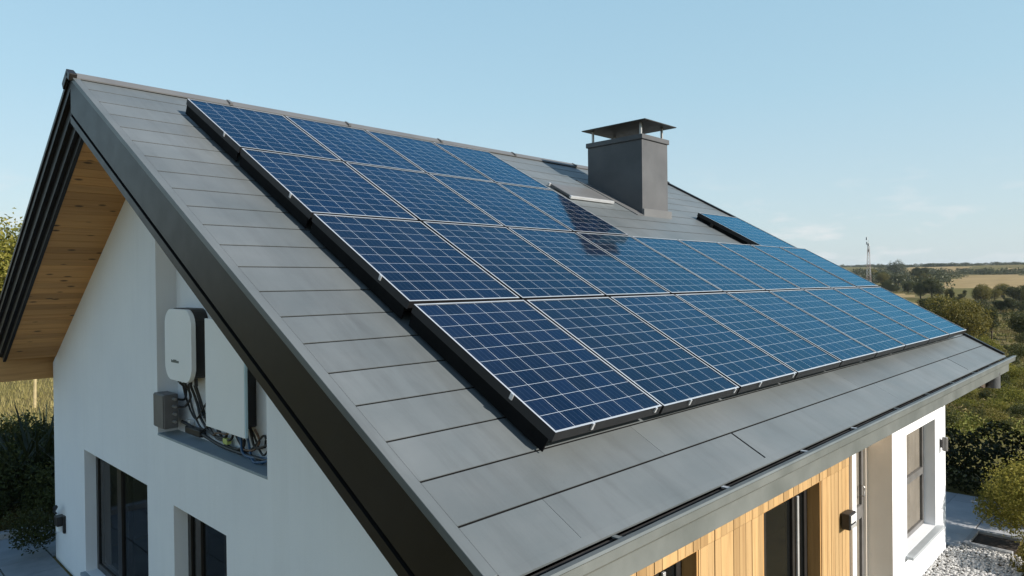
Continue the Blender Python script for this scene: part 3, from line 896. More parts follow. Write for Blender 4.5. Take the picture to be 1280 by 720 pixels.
MB().box(XG + .037, XG + .059, -1.912, -1.891, Z(-3.255), Z(-2.285)).build('edge_trim', M['device_edge'], bat, .004)
jb = empty('junction_box', (XG, -.12, Z(-3.4)), 'grey electrical box at the lower left corner of the wall niche', 'junction box')
MB().box(XG - .035, XG + .10, -.265, .019, Z(-3.40), Z(-3.06)).build('box', M['plastic_grey'], jb, .006)
MB().box(XG - .044, XG - .036, -.255, .01, Z(-3.39), Z(-3.07)).build('lid', M['plastic_grey'], jb, .003)
b = MB()
for q in range(4): b.tube([(XG + .05, -.266, Z(-3.33 + q * .075)), (XG + .05, -.33, Z(-3.33 + q * .075))], .014, 8)
b.build('cable_glands', M['steel'], jb)
def cable(pts, r, m_, label, group='cables in the wall niche'):
    P = [Vector(p) for p in pts]
    out = []
    n = len(P)
    for i in range(n - 1):
        p0, p1, p2, p3 = P[max(i - 1, 0)], P[i], P[i + 1], P[min(i + 2, n - 1)]
        for s in range(8):
            t = s / 8
            out.append(.5 * ((2 * p1) + (p2 - p0) * t + (2 * p0 - 5 * p1 + 4 * p2 - p3) * t * t + (3 * p1 - p0 - 3 * p2 + p3) * t ** 3))
    out.append(P[-1])
    o = MB().tube(out, r, 7, 0).build('cable', m_, smooth=True)
    tag(o, label, 'cable', group)
xc = XB - .03
cable([(xc - .05, -.25, Z(-2.95)), (xc, -.27, Z(-3.02)), (xc - .03, -.33, Z(-3.11)), (xc - .1, -.33, Z(-3.105))], .012, M['cable'], 'short black cable bent from inverter to upper port of grey box')
cable([(xc - .05, -.39, Z(-2.95)), (xc, -.40, Z(-3.08)), (xc - .04, -.36, Z(-3.18)), (xc - .1, -.33, Z(-3.18))], .012, M['cable'], 'black cable from inverter curling into middle port of grey box')
cable([(xc - .05, -.53, Z(-2.95)), (xc, -.55, Z(-3.12)), (xc, -.66, Z(-3.28)), (xc - .02, -.95, Z(-3.37)), (xc - .02, -1.25, Z(-3.36)), (xc - .02, -1.3, Z(-3.2))], .013, M['cable'], 'black cable sagging from inverter middle along niche floor to battery')
cable([(xc - .05, -.67, Z(-2.95)), (xc, -.69, Z(-3.15)), (xc, -.80, Z(-3.30)), (xc - .03, -1.1, Z(-3.39)), (xc - .03, -1.4, Z(-3.35)), (xc - .03, -1.42, Z(-3.2))], .012, M['cable'], 'black cable sagging lowest between inverter and battery bottom')
cable([(xc, -.96, Z(-2.5)), (xc, -.97, Z(-2.9)), (xc, -1.0, Z(-3.22)), (xc - .02, -1.25, Z(-3.42)), (xc - .02, -1.6, Z(-3.40)), (xc - .02, -1.62, Z(-3.2))], .014, M['cable'], 'thick black cable dropping in the gap between inverter and battery')
cable([(xc - .06, -.33, Z(-3.33)), (xc - .04, -.5, Z(-3.36)), (xc - .04, -.8, Z(-3.40)), (xc - .04, -1.2, Z(-3.44)), (xc - .04, -1.7, Z(-3.44)), (xc - .03, -2.3, Z(-3.42))], .016, M['cable'], 'long black cable lying along the niche floor from grey box')
cable([(xc - .03, -1.55, Z(-3.2)), (xc - .02, -1.57, Z(-3.34)), (xc - .05, -1.7, Z(-3.44)), (xc - .03, -2.05, Z(-3.42)), (xc - .02, -2.3, Z(-3.38))], .013, M['cable_blue'], 'blue cable looping under the battery to the niche right corner')
cable([(xc - .03, -1.68, Z(-3.2)), (xc - .01, -1.7, Z(-3.36)), (xc - .05, -1.85, Z(-3.46)), (xc - .06, -2.0, Z(-3.45)), (xc - .02, -2.2, Z(-3.40))], .011, M['cable_blue'], 'thin blue cable hanging lowest below the battery')
cable([(xc, -2.12, Z(-2.2)), (xc, -2.15, Z(-2.7)), (xc, -2.19, Z(-3.0)), (xc, -2.12, Z(-3.25)), (xc - .02, -1.85, Z(-3.36)), (xc - .02, -1.75, Z(-3.2))], .012, M['cable'], 'black cable looping down right of the battery')
cable([(xc - .03, -1.86, Z(-3.2)), (xc - .01, -1.90, Z(-3.3)), (xc - .02, -1.8, Z(-3.39)), (xc - .03, -1.6, Z(-3.41))], .01, M['cable_brown'], 'brown cable curling under the battery right corner')
cable([(xc - .03, -1.0, Z(-3.38)), (xc - .05, -1.15, Z(-3.33)), (xc - .04, -1.35, Z(-3.31)), (xc - .03, -1.5, Z(-3.2))], .008, M['cable_brown'], 'thin reddish cable rising from the cable bundle to the battery')
for q, (y0, zz, y1, col) in enumerate(((-.30, -3.22, -.85, 'cable'), (-.45, -3.30, -1.05, 'cable'), (-.60, -3.18, -.94, 'cable'), (-1.35, -3.36, -2.0, 'cable'), (-1.5, -3.45, -2.2, 'cable_blue'), (-1.75, -3.34, -2.22, 'cable'))):
    cable([(xc - .04, y0, Z(-2.95 if q < 3 else -3.2)), (xc - .01, y0 - .02, Z(zz + .1)), (xc - .02, (y0 + y1) / 2, Z(zz - .06)), (xc - .01, y1 + .02, Z(zz + .12)), (xc - .01, y1, Z(-2.98 if q == 2 else -3.34))], .0095, M[col],
          ('thin black cable looped loosely below the inverter, %s of three' if q < 3 else 'thin cable looped loosely under the battery, %s of three') % (('left', 'middle', 'right')[q % 3]))
pd = empty('plug_connector', (XB, -2.28, Z(-3.4)), 'black plug connector in the lower right corner of the niche', 'connector')
MB().box(XB - .10, XB - .002, -2.355, -2.24, Z(-3.47), Z(-3.30)).build('body', M['plastic_black'], pd, .01)
MB().tube([(XB - .05, -2.24, Z(-3.40)), (XB - .05, -2.18, Z(-3.41))], .025, 8).build('collar', M['plastic_black'], pd)
tr = empty('cable_tray', (XB, -.7, Z(-3.42)), 'black cable clamp bar lying under the inverter', 'cable clamp')
MB().box(XB - .10, XB - .03, -.78, -.42, Z(-3.43), Z(-3.36)).build('bar', M['plastic_black'], tr, .01)
MB().box(XB - .07, XB - .02, -.45, -.36, Z(-3.36), Z(-3.31)).build('terminal', M['alu'], tr, .006)
tg = MB().box(XB - .075, XB - .03, -1.33, -1.24, Z(-3.415), Z(-3.365)).build('cable_tag', M['label_green'], None, .006)
tag(tg, 'yellow-green tag on the cable bundle under the battery', 'tag')

# lamps and camera on the walls
t = empty('wall_camera', (XG, 3.77, Z(-5.3)), 'black security camera with pale lens hood on the gable wall', 'camera')
MB().box(XG - .10, XG - .0, 3.70, 3.86, Z(-5.30), Z(-5.17)).build('body', M['plastic_black'], t, .008)
MB().box(XG - .03, XG - .001, 3.66, 3.73, Z(-5.40), Z(-5.16)).build('bracket', M['plastic_black'], t, .006)
MB().box(XG - .09, XG - .035, 3.72, 3.82, Z(-5.38), Z(-5.302)).build('lens_hood', M['device'], t, .006)
MB().tube([(XG - .02, 4.1, Z(-5.22)), (XG - .08, 3.95, Z(-5.14)), (XG - .10, 3.75, Z(-5.04)), (XG - .11, 3.72, Z(-5.02))], .014, 6, 0, .03).build('arm', M['plastic_black'], t)
t = empty('wall_light', (5.45, YF, Z(-4.5)), 'black framed floodlight on the timber cladding beside the door', 'wall light')
MB().box(5.37, 5.55, YF - .10, YF - .012, Z(-4.47), Z(-4.31)).build('housing', M['plastic_black'], t, .012)
MB().box(5.385, 5.535, YF - .108, YF - .101, Z(-4.40), Z(-4.325)).build('lens', M['lens'], t, .003)
MB().box(5.385, 5.535, YF - .108, YF - .101, Z(-4.46), Z(-4.42)).build('reflector', M['alu'], t, .003)
MB().box(5.42, 5.50, YF - .012, YF - .004, Z(-4.46), Z(-4.32)).build('mount', M['plastic_black'], t)
t = empty('wall_light', (9.40, YF, Z(-4.3)), 'small grey cylinder light high on the white front wall', 'wall light')
MB().tube([(9.31, YF - .06, Z(-4.40)), (9.31, YF - .06, Z(-4.21))], .036, 16).build('cylinder', M['frame_grey'], t, .005)
MB().box(9.29, 9.33, YF - .035, YF - .001, Z(-4.36), Z(-4.25)).build('mount', M['frame_dark'], t)
t = empty('call_box', (5.8, YF + .05, Z(-4.9)), 'small white rounded box inside the door recess', 'call box')
MB().box(5.761, 5.90, YF + .02, YF + .12, Z(-4.98), Z(-4.72)).build('cover', M['device'], t, .03)
MB().box(5.80, 5.86, YF + .012, YF + .0195, Z(-4.83), Z(-4.78)).build('push_button', M['plastic_grey'], t, .002)

# ------------------------------------------------------------------ paving round the house
b = MB()
xs = [9.75, 10.35, 10.95, 11.55, 12.15, 12.62]
ys = [-5.15, -4.55, -3.95, -3.35, -2.75, -2.15, -1.55, -.95, -.35, .25]
for i in range(len(xs) - 1):
    for j in range(len(ys) - 1):
        b.box(xs[i] + .003, xs[i + 1] - .003, ys[j] + .003, ys[j + 1] - .003, -.05, .045 + random.uniform(-.002, .002))
tag(b.build('patio', M['paver'], None, .003), kind='structure')
b = MB()
for i in range(7):
    for j in range(7): b.box(-3.65 + i * .62, -3.04 + i * .62 - .008, 1.27 + j * .622, 1.886 + j * .622, -.04, .03 + random.uniform(-.004, .004))
for i in range(7, 14):
    b.box(-3.65 + i * .62, -3.04 + i * .62 - .008, 4.32, 5.62, -.04, .03 + random.uniform(-.003, .003))
tag(b.build('path', M['paver_dark'], None, .004), kind='structure')
b = MB()
for i in range(11): b.box(-3.2 + i * .8, -2.41 + i * .8 - .006, 5.63, 5.80, -.1, .12 + random.uniform(-.004, .004))
tag(b.build('kerb', M['kerb'], None, .012), kind='structure')
b = MB(); b.box(9.95, 10.62, -5.75, -5.16, -.05, .05); 
pit = empty('planting_pit', (10.3, -5.4, 0), 'dark soil bed edged in pale kerb between patio and gravel', 'flower bed')
MB().box(10.02, 10.62, -5.75, -5.23, -.05, .03).build('soil', M['soil'], pit)
b = MB(); b.box(9.93, 10.02, -5.75, -5.155, -.05, .07); b.box(10.02, 10.62, -5.229, -5.155, -.05, .068); b.box(10.62, 10.71, -5.75, -5.155, -.05, .069)
b.build('edging', M['kerb'], pit, .008)
b = MB(); b.box(10.72, 12.62, -5.95, -5.16, -.05, .028); tag(b.build('garden_path', M['paver'], None, .004), kind='structure')
# white gravel along the wall
b = MB()
ico = [(0, 0, 1), (.89, 0, .45), (.28, .85, .45), (-.72, .53, .45), (-.72, -.53, .45), (.28, -.85, .45), (.72, .53, -.45), (-.28, .85, -.45), (-.89, 0, -.45), (-.28, -.85, -.45), (.72, -.53, -.45), (0, 0, -1)]
icof = [(0, 1, 2), (0, 2, 3), (0, 3, 4), (0, 4, 5), (0, 5, 1), (1, 6, 2), (2, 7, 3), (3, 8, 4), (4, 9, 5), (5, 10, 1), (6, 7, 2), (7, 8, 3), (8, 9, 4), (9, 10, 5), (10, 6, 1), (11, 7, 6), (11, 8, 7), (11, 9, 8), (11, 10, 9), (11, 6, 10)]
for k in range(5200):
    x, y = random.uniform(7.0, 9.95), random.uniform(-5.95, -5.03)
    s = random.uniform(.009, .024)
    sx, sy, sz = s * random.uniform(.8, 1.4), s * random.uniform(.8, 1.4), s * .75
    a = random.random() * 6.28; ca, sa = math.cos(a), math.sin(a)
    z = .012 + random.random() * .035
    b.add([(x + ca * p[0] * sx - sa * p[1] * sy, y + sa * p[0] * sx + ca * p[1] * sy, z + p[2] * sz) for p in ico], icof)
tag(b.build('gravel', M['stone_white'], None, 0, True, False), kind='stuff', label='white pebbles along the front wall')

# ------------------------------------------------------------------ vegetation
def leaves(pts, nrm, size, seed=0, asp=.55, flop=.35):
    """arrays of centres and rough normals -> verts, faces of small folded leaves"""
    r = np.random.default_rng(seed)
    n = len(pts)
    nv = nrm + r.normal(0, .55, (n, 3))
    nv /= np.linalg.norm(nv, axis=1)[:, None] + 1e-9
    a = np.cross(nv, r.normal(0, 1, (n, 3)))
    a /= np.linalg.norm(a, axis=1)[:, None] + 1e-9
    c = np.cross(nv, a)
    s = size * r.uniform(.6, 1.35, (n, 1))
    p0 = pts - a * s * .5
    p2 = pts + a * s * .5 - nv * s * flop * .5
    p1 = pts + c * s * asp * .5 + nv * s * .12
    p3 = pts - c * s * asp * .5 + nv * s * .12
    V = np.stack([p0, p1, p2, p3], 1).reshape(-1, 3)
    Fc = np.arange(4 * n).reshape(n, 4)
    return V, Fc
def mesh_np(name, V, Fc, m_, parent=None):
    me = bpy.data.meshes.new(name)
    me.from_pydata(V.tolist(), [], Fc.tolist())
    me.materials.append(m_)
    me.update()
    o = bpy.data.objects.new(name, me); COL.objects.link(o)
    if parent: o.parent = parent
    return o
def blob_points(lobes, n, seed, shell=.72):
    r = np.random.default_rng(seed)
    vol = np.array([l[3] * l[4] * l[5] for l in lobes]) ** .67
    idx = r.choice(len(lobes), n, p=vol / vol.sum())
    Lb = np.array([l[:6] for l in lobes])[idx]
    d = r.normal(0, 1, (n, 3)); d /= np.linalg.norm(d, axis=1)[:, None]
    rad = shell + (1 - shell) * r.random((n, 1)) ** .6
    rad *= 1 + .16 * np.sin(d[:, :1] * 7 + idx[:, None]) * np.sin(d[:, 1:2] * 6 + 2 * idx[:, None]) + .10 * r.normal(0, 1, (n, 1))
    return Lb[:, :3] + d * rad * Lb[:, 3:6], d
def crown_lobes(h, w, seed, k=9, base=.3):
    r = random.Random(seed)
    out = [(0, 0, h * (base + (1 - base) * .5), w * .34, w * .34, h * (1 - base) * .42)]
    for i in range(k):
        a = 2 * math.pi * i / k + r.uniform(-.4, .4)
        q = r.uniform(.15, .33) * w
        zz = h * r.uniform(base + .12, .86)
        s = w * r.uniform(.15, .26)
        out.append((q * math.cos(a), q * math.sin(a), zz, s, s, s * r.uniform(.6, .9)))
    return out
def make_tree(name, h, w, n, size, m_, seed, base=.3, k=9, trunk=True, lobes=None):
    root = empty(name)
    lb = lobes or crown_lobes(h, w, seed, k, base)
    P, D = blob_points(lb, n, seed)
    P[:, 2] = np.maximum(P[:, 2], .05)
    V, Fc = leaves(P, D, size, seed)
    mesh_np('crown', V, Fc, m_, root)
    if trunk:
        b = MB()
        r = random.Random(seed)
        b.tube([(0, 0, -.4), (.03 * w, 0, h * .25), (.0, .03 * w, h * .55), (0, 0, h * .8)], .035 * w + .05, 8, 0, .02)
        for l in lb[1:6]:
            b.tube([(0.02, 0, h * base * .8), (l[0] * .5, l[1] * .5, l[2] * .75), (l[0], l[1], l[2])], .015 * w + .02, 6, 0, .01)
        o = b.build('trunk', M['bark'], None, 0, True); o.parent = root
    return root
def place(proto_, x, y, z, s, rz, label, cat, group, used=set()):
    o = proto_ if proto_ not in used else copy_tree(proto_)
    used.add(proto_)
    o.location = (x, y, z); o.scale = (s, s, s * random.uniform(.9, 1.1)); o.rotation_euler = (0, 0, rz)
    tag(o, label, cat, group)
    return o

# valley trees and shrubs
tree_p = [make_tree('broadleaf_tree', 7, 7.5, 6500, .30, M['leaf_dark'], 11 + q, .22) for q in range(2)]
tree_o = [make_tree('round_tree', 6, 6.6, 9000, .22, M['leaf_olive'], 31 + q, .15, 11) for q in range(2)]
tree_t = [make_tree('slender_tree', 8, 3.6, 3600, .26, M['leaf_dark'], 51 + q, .25, 7) for q in range(2)]
bush_p = [make_tree('bush', 2.0, 3.0, 2200, .13, M['leaf_olive'], 71 + q, .05, 7, False) for q in range(2)]
bush_d = [make_tree('bush', 2.4, 3.0, 2200, .14, M['leaf_dark'], 81 + q, .05, 7, False) for q in range(2)]
bush_l = [make_tree('bush', 1.7, 3.0, 2200, .12, M['leaf_light'], 91 + q, .05, 7, False) for q in range(2)]
rv = random.Random(21)
def put(pl, px, d, s, label, cat, group=None):
    x, y, z = at(px, d)
    place(rv.choice(pl), x, y, z - .15, s, rv.uniform(0, 6.28), label, cat, group)
def pix_y(x, y, z):
    d = Vector((x, y, z)) - CAM
    return 360 - FPX * d.dot(U_) / d.dot(F)
def ground_at(px, yb):           # how far off the valley floor lies under a sight line
    d = 22.0
    while d < 1200:
        x, y, z = at(px, d)
        if pix_y(x, y, z) <= yb: return d
        d *= 1.012
    return d
HT_ = {}
def grow(pl, px, yb, yt, label, cat, group=None):
    d = ground_at(px, yb)
    o = rv.choice(pl)
    hh = HT_.setdefault(o.name, max(v.co.z for c_ in o.children for v in c_.data.vertices if c_.name.startswith('crown')))
    x, y, z = at(px, d)
    place(o, x, y, z - .12, (yb - yt) * d / FPX / hh, rv.uniform(0, 6.28), label, cat, group)
grow(tree_o, 1198, 436, 377, 'broad rounded olive-green tree, largest crown just beyond the roof edge', 'tree')
grow(tree_p, 1176, 412, 369, 'rounded dark tree touching the roof edge line, left of the largest crown', 'tree')
grow(tree_p, 1161, 402, 372, 'dark tree behind the roof edge, left of the rounded olive trees', 'tree')
grow(tree_t, 1239, 426, 389, 'dark egg-shaped tree standing alone right of the largest olive crown', 'tree')
grow(tree_p, 1279, 426, 393, 'dark tree cut by the right picture edge above the scrub', 'tree')
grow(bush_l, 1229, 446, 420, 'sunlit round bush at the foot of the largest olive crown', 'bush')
grow(tree_p, 1151, 374, 353, 'dark pair-crowned tree in front of the small golden field', 'tree')
grow(tree_p, 1165, 374, 351, 'dark tree just right of the pair-crowned tree by the golden field', 'tree')
for k in range(20):
    yb = rv.uniform(370, 380)
    grow(rv.choice([tree_p, tree_t, tree_o]), rv.uniform(1182, 1300), yb, yb - rv.choice([8, 11, 14, 20]), 'dark hedgerow tree below the large golden field', 'tree', 'hedgerow trees below the golden field')
for k in range(44):
    yb = rv.uniform(346, 368)
    grow(rv.choice([tree_p, tree_p, tree_o]), rv.uniform(1085, 1182), yb, yb - rv.uniform(6, 14), 'dark valley tree in the wood left of the golden field', 'tree', 'trees in the valley wood')
for k in range(10):
    grow(tree_p, rv.uniform(1238, 1300), rv.uniform(386, 390), 378 - rv.uniform(0, 3), 'low dark tree in the shadowed row across the scrub', 'tree', 'trees of the shadowed scrub row')
for k in range(175):
    yb = rv.uniform(386, 540)
    q = rv.choice([3, 5, 6, 8, 11, 15]) * (1 + (yb - 386) / 160)
    grow(rv.choice([bush_p, bush_l, bush_d, bush_d, bush_d]), rv.uniform(1140, 1310), yb, yb - q, 'low scrub bush on the olive-brown valley slope', 'bush', 'scrub bushes on the valley slope')
# far-off woods: one mass of clumps
def far_woods():
    r = np.random.default_rng(5)
    Ps, Ds, Ss = [], [], []
    def clump(x, y, z, w, h, n):
        d = r.normal(0, 1, (n, 3)); d /= np.linalg.norm(d, axis=1)[:, None]
        d[:, 2] = np.abs(d[:, 2])
        Ps.append(np.array([x, y, z]) + d * np.array([w / 2, w / 2, h]) * r.uniform(.65, 1.05, (n, 1))); Ds.append(d)
        Ss.append(np.full((n, 1), w * .12))
    bands = [(640, 700, 130), (740, 980, 240), (1000, 1060, 60), (1500, 1600, 130), (1650, 1900, 130), (2000, 2500, 260), (430, 600, 40)]
    for d0, d1, n in bands:
        for k in range(n):
            px = r.uniform(1040, 1330) if d0 > 600 else r.uniform(1040, 1180)
            d = r.uniform(d0, d1)
            x, y, z = at(px, d)
            if vnoise(px / 14 + d0, d / 90) < -.12: continue
            if any(fm == 1 and pip(x, y, poly) for fm, poly in FIELDS): continue
            s = r.uniform(.6, 1.5)
            clump(x, y, z - .5, 9 * s * (1 + d / 2500), (6.5 if d < 1200 else 5) * s, 110)
    for px, d, s in ((1120, 1000, 2.1), (1113, 1010, 1.7), (1125, 990, 1.5), (1098, 1050, 1.4)):
        x, y, z = at(px, d)
        for q in range(4): clump(x + r.uniform(-5, 5), y + r.uniform(-5, 5), z + q * 2.5, 11 * s * (1 - q * .15), 6 * s, 160)
    P, D, S = np.concatenate(Ps), np.concatenate(Ds), np.concatenate(Ss)
    V, Fc = leaves(P, D, S, 9)
    o = mesh_np('distant_woodland', V, Fc, M['leaf_far'])
    tag(o, 'dark belts of woodland across the far plateau', None, None, 'stuff')
far_woods()
def undergrowth():
    r = np.random.default_rng(15)
    Ps, Ds, Ss = [], [], []
    for k in range(2000):
        px = r.uniform(1110, 1320); yb = r.uniform(372, 560)
        d = float(np.interp(yb, [372, 388, 400, 418, 450, 485, 560], [290, 215, 180, 122, 70, 42, 23])) * r.uniform(.9, 1.1)
        x, y, z = at(px, d)
        n = 26
        w = r.uniform(.25, .9) * (.5 + d / 70)
        dd = r.normal(0, 1, (n, 3)); dd /= np.linalg.norm(dd, axis=1)[:, None]; dd[:, 2] = np.abs(dd[:, 2])
        Ps.append(np.array([x, y, z - .03]) + dd * np.array([w, w, w * .45]) * r.uniform(.4, 1, (n, 1))); Ds.append(dd); Ss.append(np.full((n, 1), .05 + .0022 * d))
    V, Fc = leaves(np.concatenate(Ps), np.concatenate(Ds), np.concatenate(Ss), 19)
    tag(mesh_np('undergrowth', V, Fc, M['leaf_scrub']), 'low rough olive-brown undergrowth covering the valley slope', None, None, 'stuff')
undergrowth()
# lattice mast
mx, my, mz = at(1086, 430)
mast = empty('radio_mast', (mx, my, mz), 'tall faded red and grey lattice radio mast above the valley trees', 'mast')
MH, mb = 28.5, 1.25
b = MB(); br = MB(); 
def wid(z): return mb * (1 - .72 * z / MH)
for sx in (-1, 1):
    for sy in (-1, 1):
        lg = MB()
        for k in range(8):
            z0, z1 = k * MH / 8, (k + 1) * MH / 8
            lg.tube([(mx + sx * wid(z0), my + sy * wid(z0), mz + z0), (mx + sx * wid(z1), my + sy * wid(z1), mz + z1)], .085, 5, k % 2)
        lg.build('leg', [M['red'], M['white_paint']], mast)
for k in range(15):
    z0, z1 = k * MH / 15, (k + 1) * MH / 15
    w0, w1_ = wid(z0), wid(z1)
    cs = [(-1, -1), (1, -1), (1, 1), (-1, 1)]
    for q in range(4):
        a, c = cs[q], cs[(q + 1) % 4]
        br.tube([(mx + a[0] * w0, my + a[1] * w0, mz + z0), (mx + c[0] * w1_, my + c[1] * w1_, mz + z1)], .05, 4, (k // 2) % 2)
        br.tube([(mx + a[0] * w1_, my + a[1] * w1_, mz + z1), (mx + c[0] * w1_, my + c[1] * w1_, mz + z1)], .05, 4, (k // 2) % 2)
br.build('bracing', [M['red'], M['white_paint']], mast)
for zz, a in ((24, .3), (28, 1.2), (30.5, 2.2), (27, 3.5)):
    MB().box(mx + math.cos(a) * .9 - .35, mx + math.cos(a) * .9 + .35, my + math.sin(a) * .9 - .35, my + math.sin(a) * .9 + .35, mz + zz, mz + zz + 1.6).build('antenna', M['white_paint'], mast)
MB().tube([(mx, my, mz + MH), (mx, my, mz + MH + 2.2)], .06, 5).build('lightning_rod', M['steel'], mast)

# hedge and shrubs by the patio
def mass(name, boxes, n, size, m_, seed, label, cat):
    r = np.random.default_rng(seed)
    Ps, Ds = [], []
    vol = np.array([(b_[1] - b_[0]) * (b_[3] - b_[2]) + (b_[3] - b_[2]) * b_[5] * 2 for b_ in boxes])
    for b_, v in zip(boxes, vol):
        k = int(n * v / vol.sum())
        p = r.random((k, 3))
        f = r.integers(0, 5, k)
        p[f == 0, 0] = r.random((f == 0).sum()) * .12
        p[f == 1, 0] = 1 - r.random((f == 1).sum()) * .12
        p[f == 2, 2] = 1 - r.random((f == 2).sum()) * .12
        p[f == 3, 1] = r.random((f == 3).sum()) * .08
        d = (p - .5) * 2
        x = b_[0] + p[:, 0] * (b_[1] - b_[0]); y = b_[2] + p[:, 1] * (b_[3] - b_[2]); z = b_[4] + p[:, 2] * (b_[5] - b_[4])
        z += (p[:, 2]) * .16 * np.sin(x * 4 + y * 3.1) + (p[:, 2]) * .12 * np.sin(y * 7.3)
        x += .10 * np.sin(y * 5.1 + z * 4)
        Ps.append(np.stack([x, y, z], 1)); Ds.append(d)
    P, D = np.concatenate(Ps), np.concatenate(Ds)
    V, Fc = leaves(P, D, size, seed)
    root = empty(name, (0, 0, 0), label, cat)
    mesh_np('foliage', V, Fc, m_, root)
    return root
mass('hedge', [(12.75, 13.9, -9.5, 1.5, .0, 0.98)], 26000, .085, M['leaf_hedge'], 3, 'clipped dense green hedge standing behind the patio slab', 'hedge')
sh = [make_tree('shrub', 1.9, 1.7, 5200, .085, M['leaf_dark'], 131 + q, .04, 9, False) for q in range(2)]
place(sh[0], 13.6, -5.95, 0, .78, 1, 'dark taller shrub rising out of the hedge top', 'shrub', None)
place(sh[1], 14.6, -6.6, 0, .85, 2, 'dark shrub behind the hedge by the right picture edge', 'shrub', None)
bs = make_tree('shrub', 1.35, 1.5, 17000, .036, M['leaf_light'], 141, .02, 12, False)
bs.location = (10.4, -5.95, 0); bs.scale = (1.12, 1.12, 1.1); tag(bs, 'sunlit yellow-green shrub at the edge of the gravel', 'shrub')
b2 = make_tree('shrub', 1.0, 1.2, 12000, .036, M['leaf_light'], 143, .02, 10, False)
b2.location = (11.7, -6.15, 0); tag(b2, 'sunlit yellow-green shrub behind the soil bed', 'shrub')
b3 = make_tree('shrub', .55, .9, 2600, .045, M['leaf_olive'], 145, .02, 8, False)
b3.location = (9.4, -6.25, 0); tag(b3, 'low olive shrub growing in the gravel', 'shrub')
place(tree_p[0], 13.9, -9.4, 0, .50, 2, 'dark broadleaf tree shading the hedge beside the patio', 'tree', None)  # unseen tree, put in to cast shade over the hedge
place(sh[1], 12.75, -8.0, 0, 1.25, 4, 'tall dark shrub shading the far half of the patio', 'shrub', None)  # unseen shrub, put in to cast shade on the patio
tw = MB()
for q in range(4):
    a = q * 1.7
    tw.tube([(12.5, -5.0 - .03 * q, .04), (12.48 + .05 * math.cos(a), -5.02 - .05 * q, .3), (12.45 + .25 * math.cos(a), -5.05 + .2 * math.sin(a), .45 + .05 * q)], .006, 5, 0, .003)
tag(tw.build('bare_twigs', M['dry'], None), 'bare pale twigs standing at the patio corner by the hedge', 'twigs')

# left side: agaves in shade, dry grass, trees
def agave_mesh(n, ln, wd, seed, droop=.5, upright=.5):
    r = random.Random(seed)
    b = MB()
    for i in range(n):
        a = i * 2.39996 + r.uniform(-.2, .2)
        up = upright + r.uniform(-.25, .35) * (1 - i / n * .3)
        l = ln * r.uniform(.65, 1.1); w = wd * r.uniform(.7, 1.1)
        dx, dy = math.cos(a), math.sin(a)
        pts = []
        seg = 7
        x = z = 0
        ang = math.atan2(up + .55, 1)
        for s in range(seg + 1):
            pts.append((x, z))
            x += math.cos(ang) * l / seg; z += math.sin(ang) * l / seg
            ang -= droop * r.uniform(.6, 1.2) * 2.0 / seg * (s / seg + .3)
        vs = []
        for s, (px_, pz_) in enumerate(pts):
            t = s / seg
            ww = w * (1 - t) ** .6 * (.55 + .9 * t if t < .5 else 1)
            for q in (-1, 0, 1):
                vs.append((dx * (px_ + .06) - dy * ww * q * .5, dy * (px_ + .06) + dx * ww * q * .5, pz_ - (.18 * ww if q == 0 else 0) + .05))
        fs = []
        for s in range(seg):
            for q in (0, 1):
                i0 = s * 3 + q
                fs.append((i0, i0 + 1, i0 + 4, i0 + 3))
        b.add(vs, fs)
    return b
ag = []
for q, (n, ln, wd, up, dr) in enumerate(((26, 1.25, .10, .9, .45), (34, 1.0, .07, .6, .7), (30, 1.7, .09, 1.5, .35))):
    root = empty('spiky_plant')
    o = agave_mesh(n, ln, wd, q + 1, dr, up).build('leaves', M['leaf_agave'], None, 0, True, False); o.parent = root
    s = MB().tube([(0, 0, -.05), (0, 0, .22)], .07, 8, 0, .04).build('stem', M['bark']); s.parent = root
    ag.append(root)
ra = random.Random(9)
spots = [(.2, 6.5), (.95, 6.7), (1.7, 6.6), (.5, 7.3), (1.3, 7.5), (2.1, 7.4), (.1, 8.1), (.9, 8.3), (1.7, 8.4), (2.5, 8.3), (.5, 9.2), (1.3, 9.3), (2.2, 9.4), (3.0, 9.0), (1.0, 10.2), (1.9, 10.4), (2.8, 10.3), (3.6, 10.2)]
for i, (x, y) in enumerate(spots):
    place(ra.choice(ag), x + ra.uniform(-.15, .15), y + ra.uniform(-.15, .15), 0, ra.uniform(.85, 1.25), ra.uniform(0, 6), 'dark spiky long-leaved plant in the shaded bed beyond the kerb', 'plant', 'spiky plants in the shaded bed')
for i, (x, y, s) in enumerate(((.6, 7.9, .75), (1.9, 7.9, .8), (1.4, 9.9, .9), (2.9, 9.7, .9))):
    place(bush_d[i % 2], x, y, 0, s * .6, i, 'dark low bush between the spiky plants of the shaded bed', 'bush', 'bushes of the shaded bed')
place(bush_d[0], .52, 4.55, 0, .30, 2, 'dark dry shrub growing on the path against the house corner', 'shrub', None)
for i, (x, y, s_) in enumerate(((.1, 6.15, .32), (1.1, 6.2, .38), (.6, 6.9, .5), (1.6, 7.1, .5), (.2, 7.6, .55), (1.2, 8.7, .6), (.3, 8.9, .6))):
    place(bush_d[i % 2], x, y, 0, s_, i * 1.3, 'dark low bush between the spiky plants of the shaded bed', 'bush', 'bushes of the shaded bed')
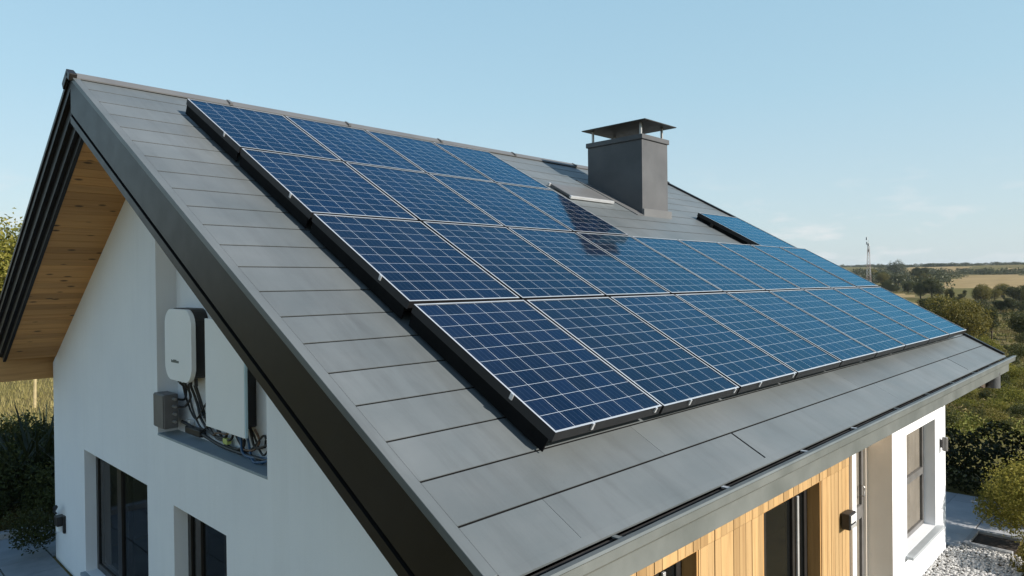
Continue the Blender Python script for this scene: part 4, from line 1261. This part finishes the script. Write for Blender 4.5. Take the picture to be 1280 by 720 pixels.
# dry grass meadow: blades
def grass():
    r = np.random.default_rng(12)
    n = 34000
    a = np.radians(r.uniform(71, 86, n)); d = r.uniform(20, 60, n)
    x, y = CX + d * np.cos(a), CY + d * np.sin(a)
    h = r.uniform(.06, .24, n); lean = r.normal(0, .22, (n, 2)); w = r.uniform(.003, .008, n) * (1 + d / 40)
    th = r.uniform(0, 3.14, n)
    ax, ay = np.cos(th) * w, np.sin(th) * w
    z = np.zeros(n)
    V = np.stack([np.stack([x - ax, y - ay, z - .02], 1), np.stack([x + ax, y + ay, z - .02], 1), np.stack([x + lean[:, 0] * h, y + lean[:, 1] * h, h], 1)], 1).reshape(-1, 3)
    o = mesh_np('grass', V, np.arange(3 * n).reshape(n, 3), M['leaf_grass'])
    tag(o, 'tall dry yellow grass in the sunlit meadow', None, None, 'stuff')
grass()
for i, (px, d) in enumerate(((41, 27.5),)):
    x, y, z = at(px, d)
    MB_ = MB().tube([(x, y, -.1), (x + .03, y, 1.15)], .05, 7, 0, .045)
    tag(MB_.build('fence_post', M['dry'], None), 'pale wooden post standing in the dry meadow grass', 'post')
lt = [make_tree('garden_tree', 9.0, 7.5, 7500, .24, M['leaf_light'], 161 + q, .12, 14) for q in range(2)]
x, y, z = at(-25, 47); place(lt[0], x, y, 0, 1.0, .5, 'yellow-green leafy tree beyond the meadow behind the roof corner', 'tree', None)
x, y, z = at(14, 52); place(lt[1], x, y, 0, .92, 2.5, 'smaller yellow-green tree right beside the roof edge, behind the first tree', 'tree', None)
for i in range(7):
    x, y, z = at(-30 + i * 16, 44 + (i % 3) * 4)
    place(bush_l[i % 2], x, y, 0, 1.2, i, 'sunlit bush at the far side of the dry meadow', 'bush', 'bushes beyond the meadow')

# ------------------------------------------------------------------ air
hm = bpy.data.materials.new('air'); hm.use_nodes = True
ht_ = hm.node_tree; ht_.nodes.clear()
ho = ht_.nodes.new('ShaderNodeOutputMaterial'); hv = ht_.nodes.new('ShaderNodeVolumePrincipled')
hv.inputs['Color'].default_value = (.80, .90, 1, 1)
hv.inputs['Density'].default_value = .00006
hv.inputs['Anisotropy'].default_value = .2
ht_.links.new(hv.outputs[0], ho.inputs['Volume'])
hb = MB().box(-7200, 7200, -7200, 7200, -90, 140).build('haze', hm)
tag(hb, kind='stuff')
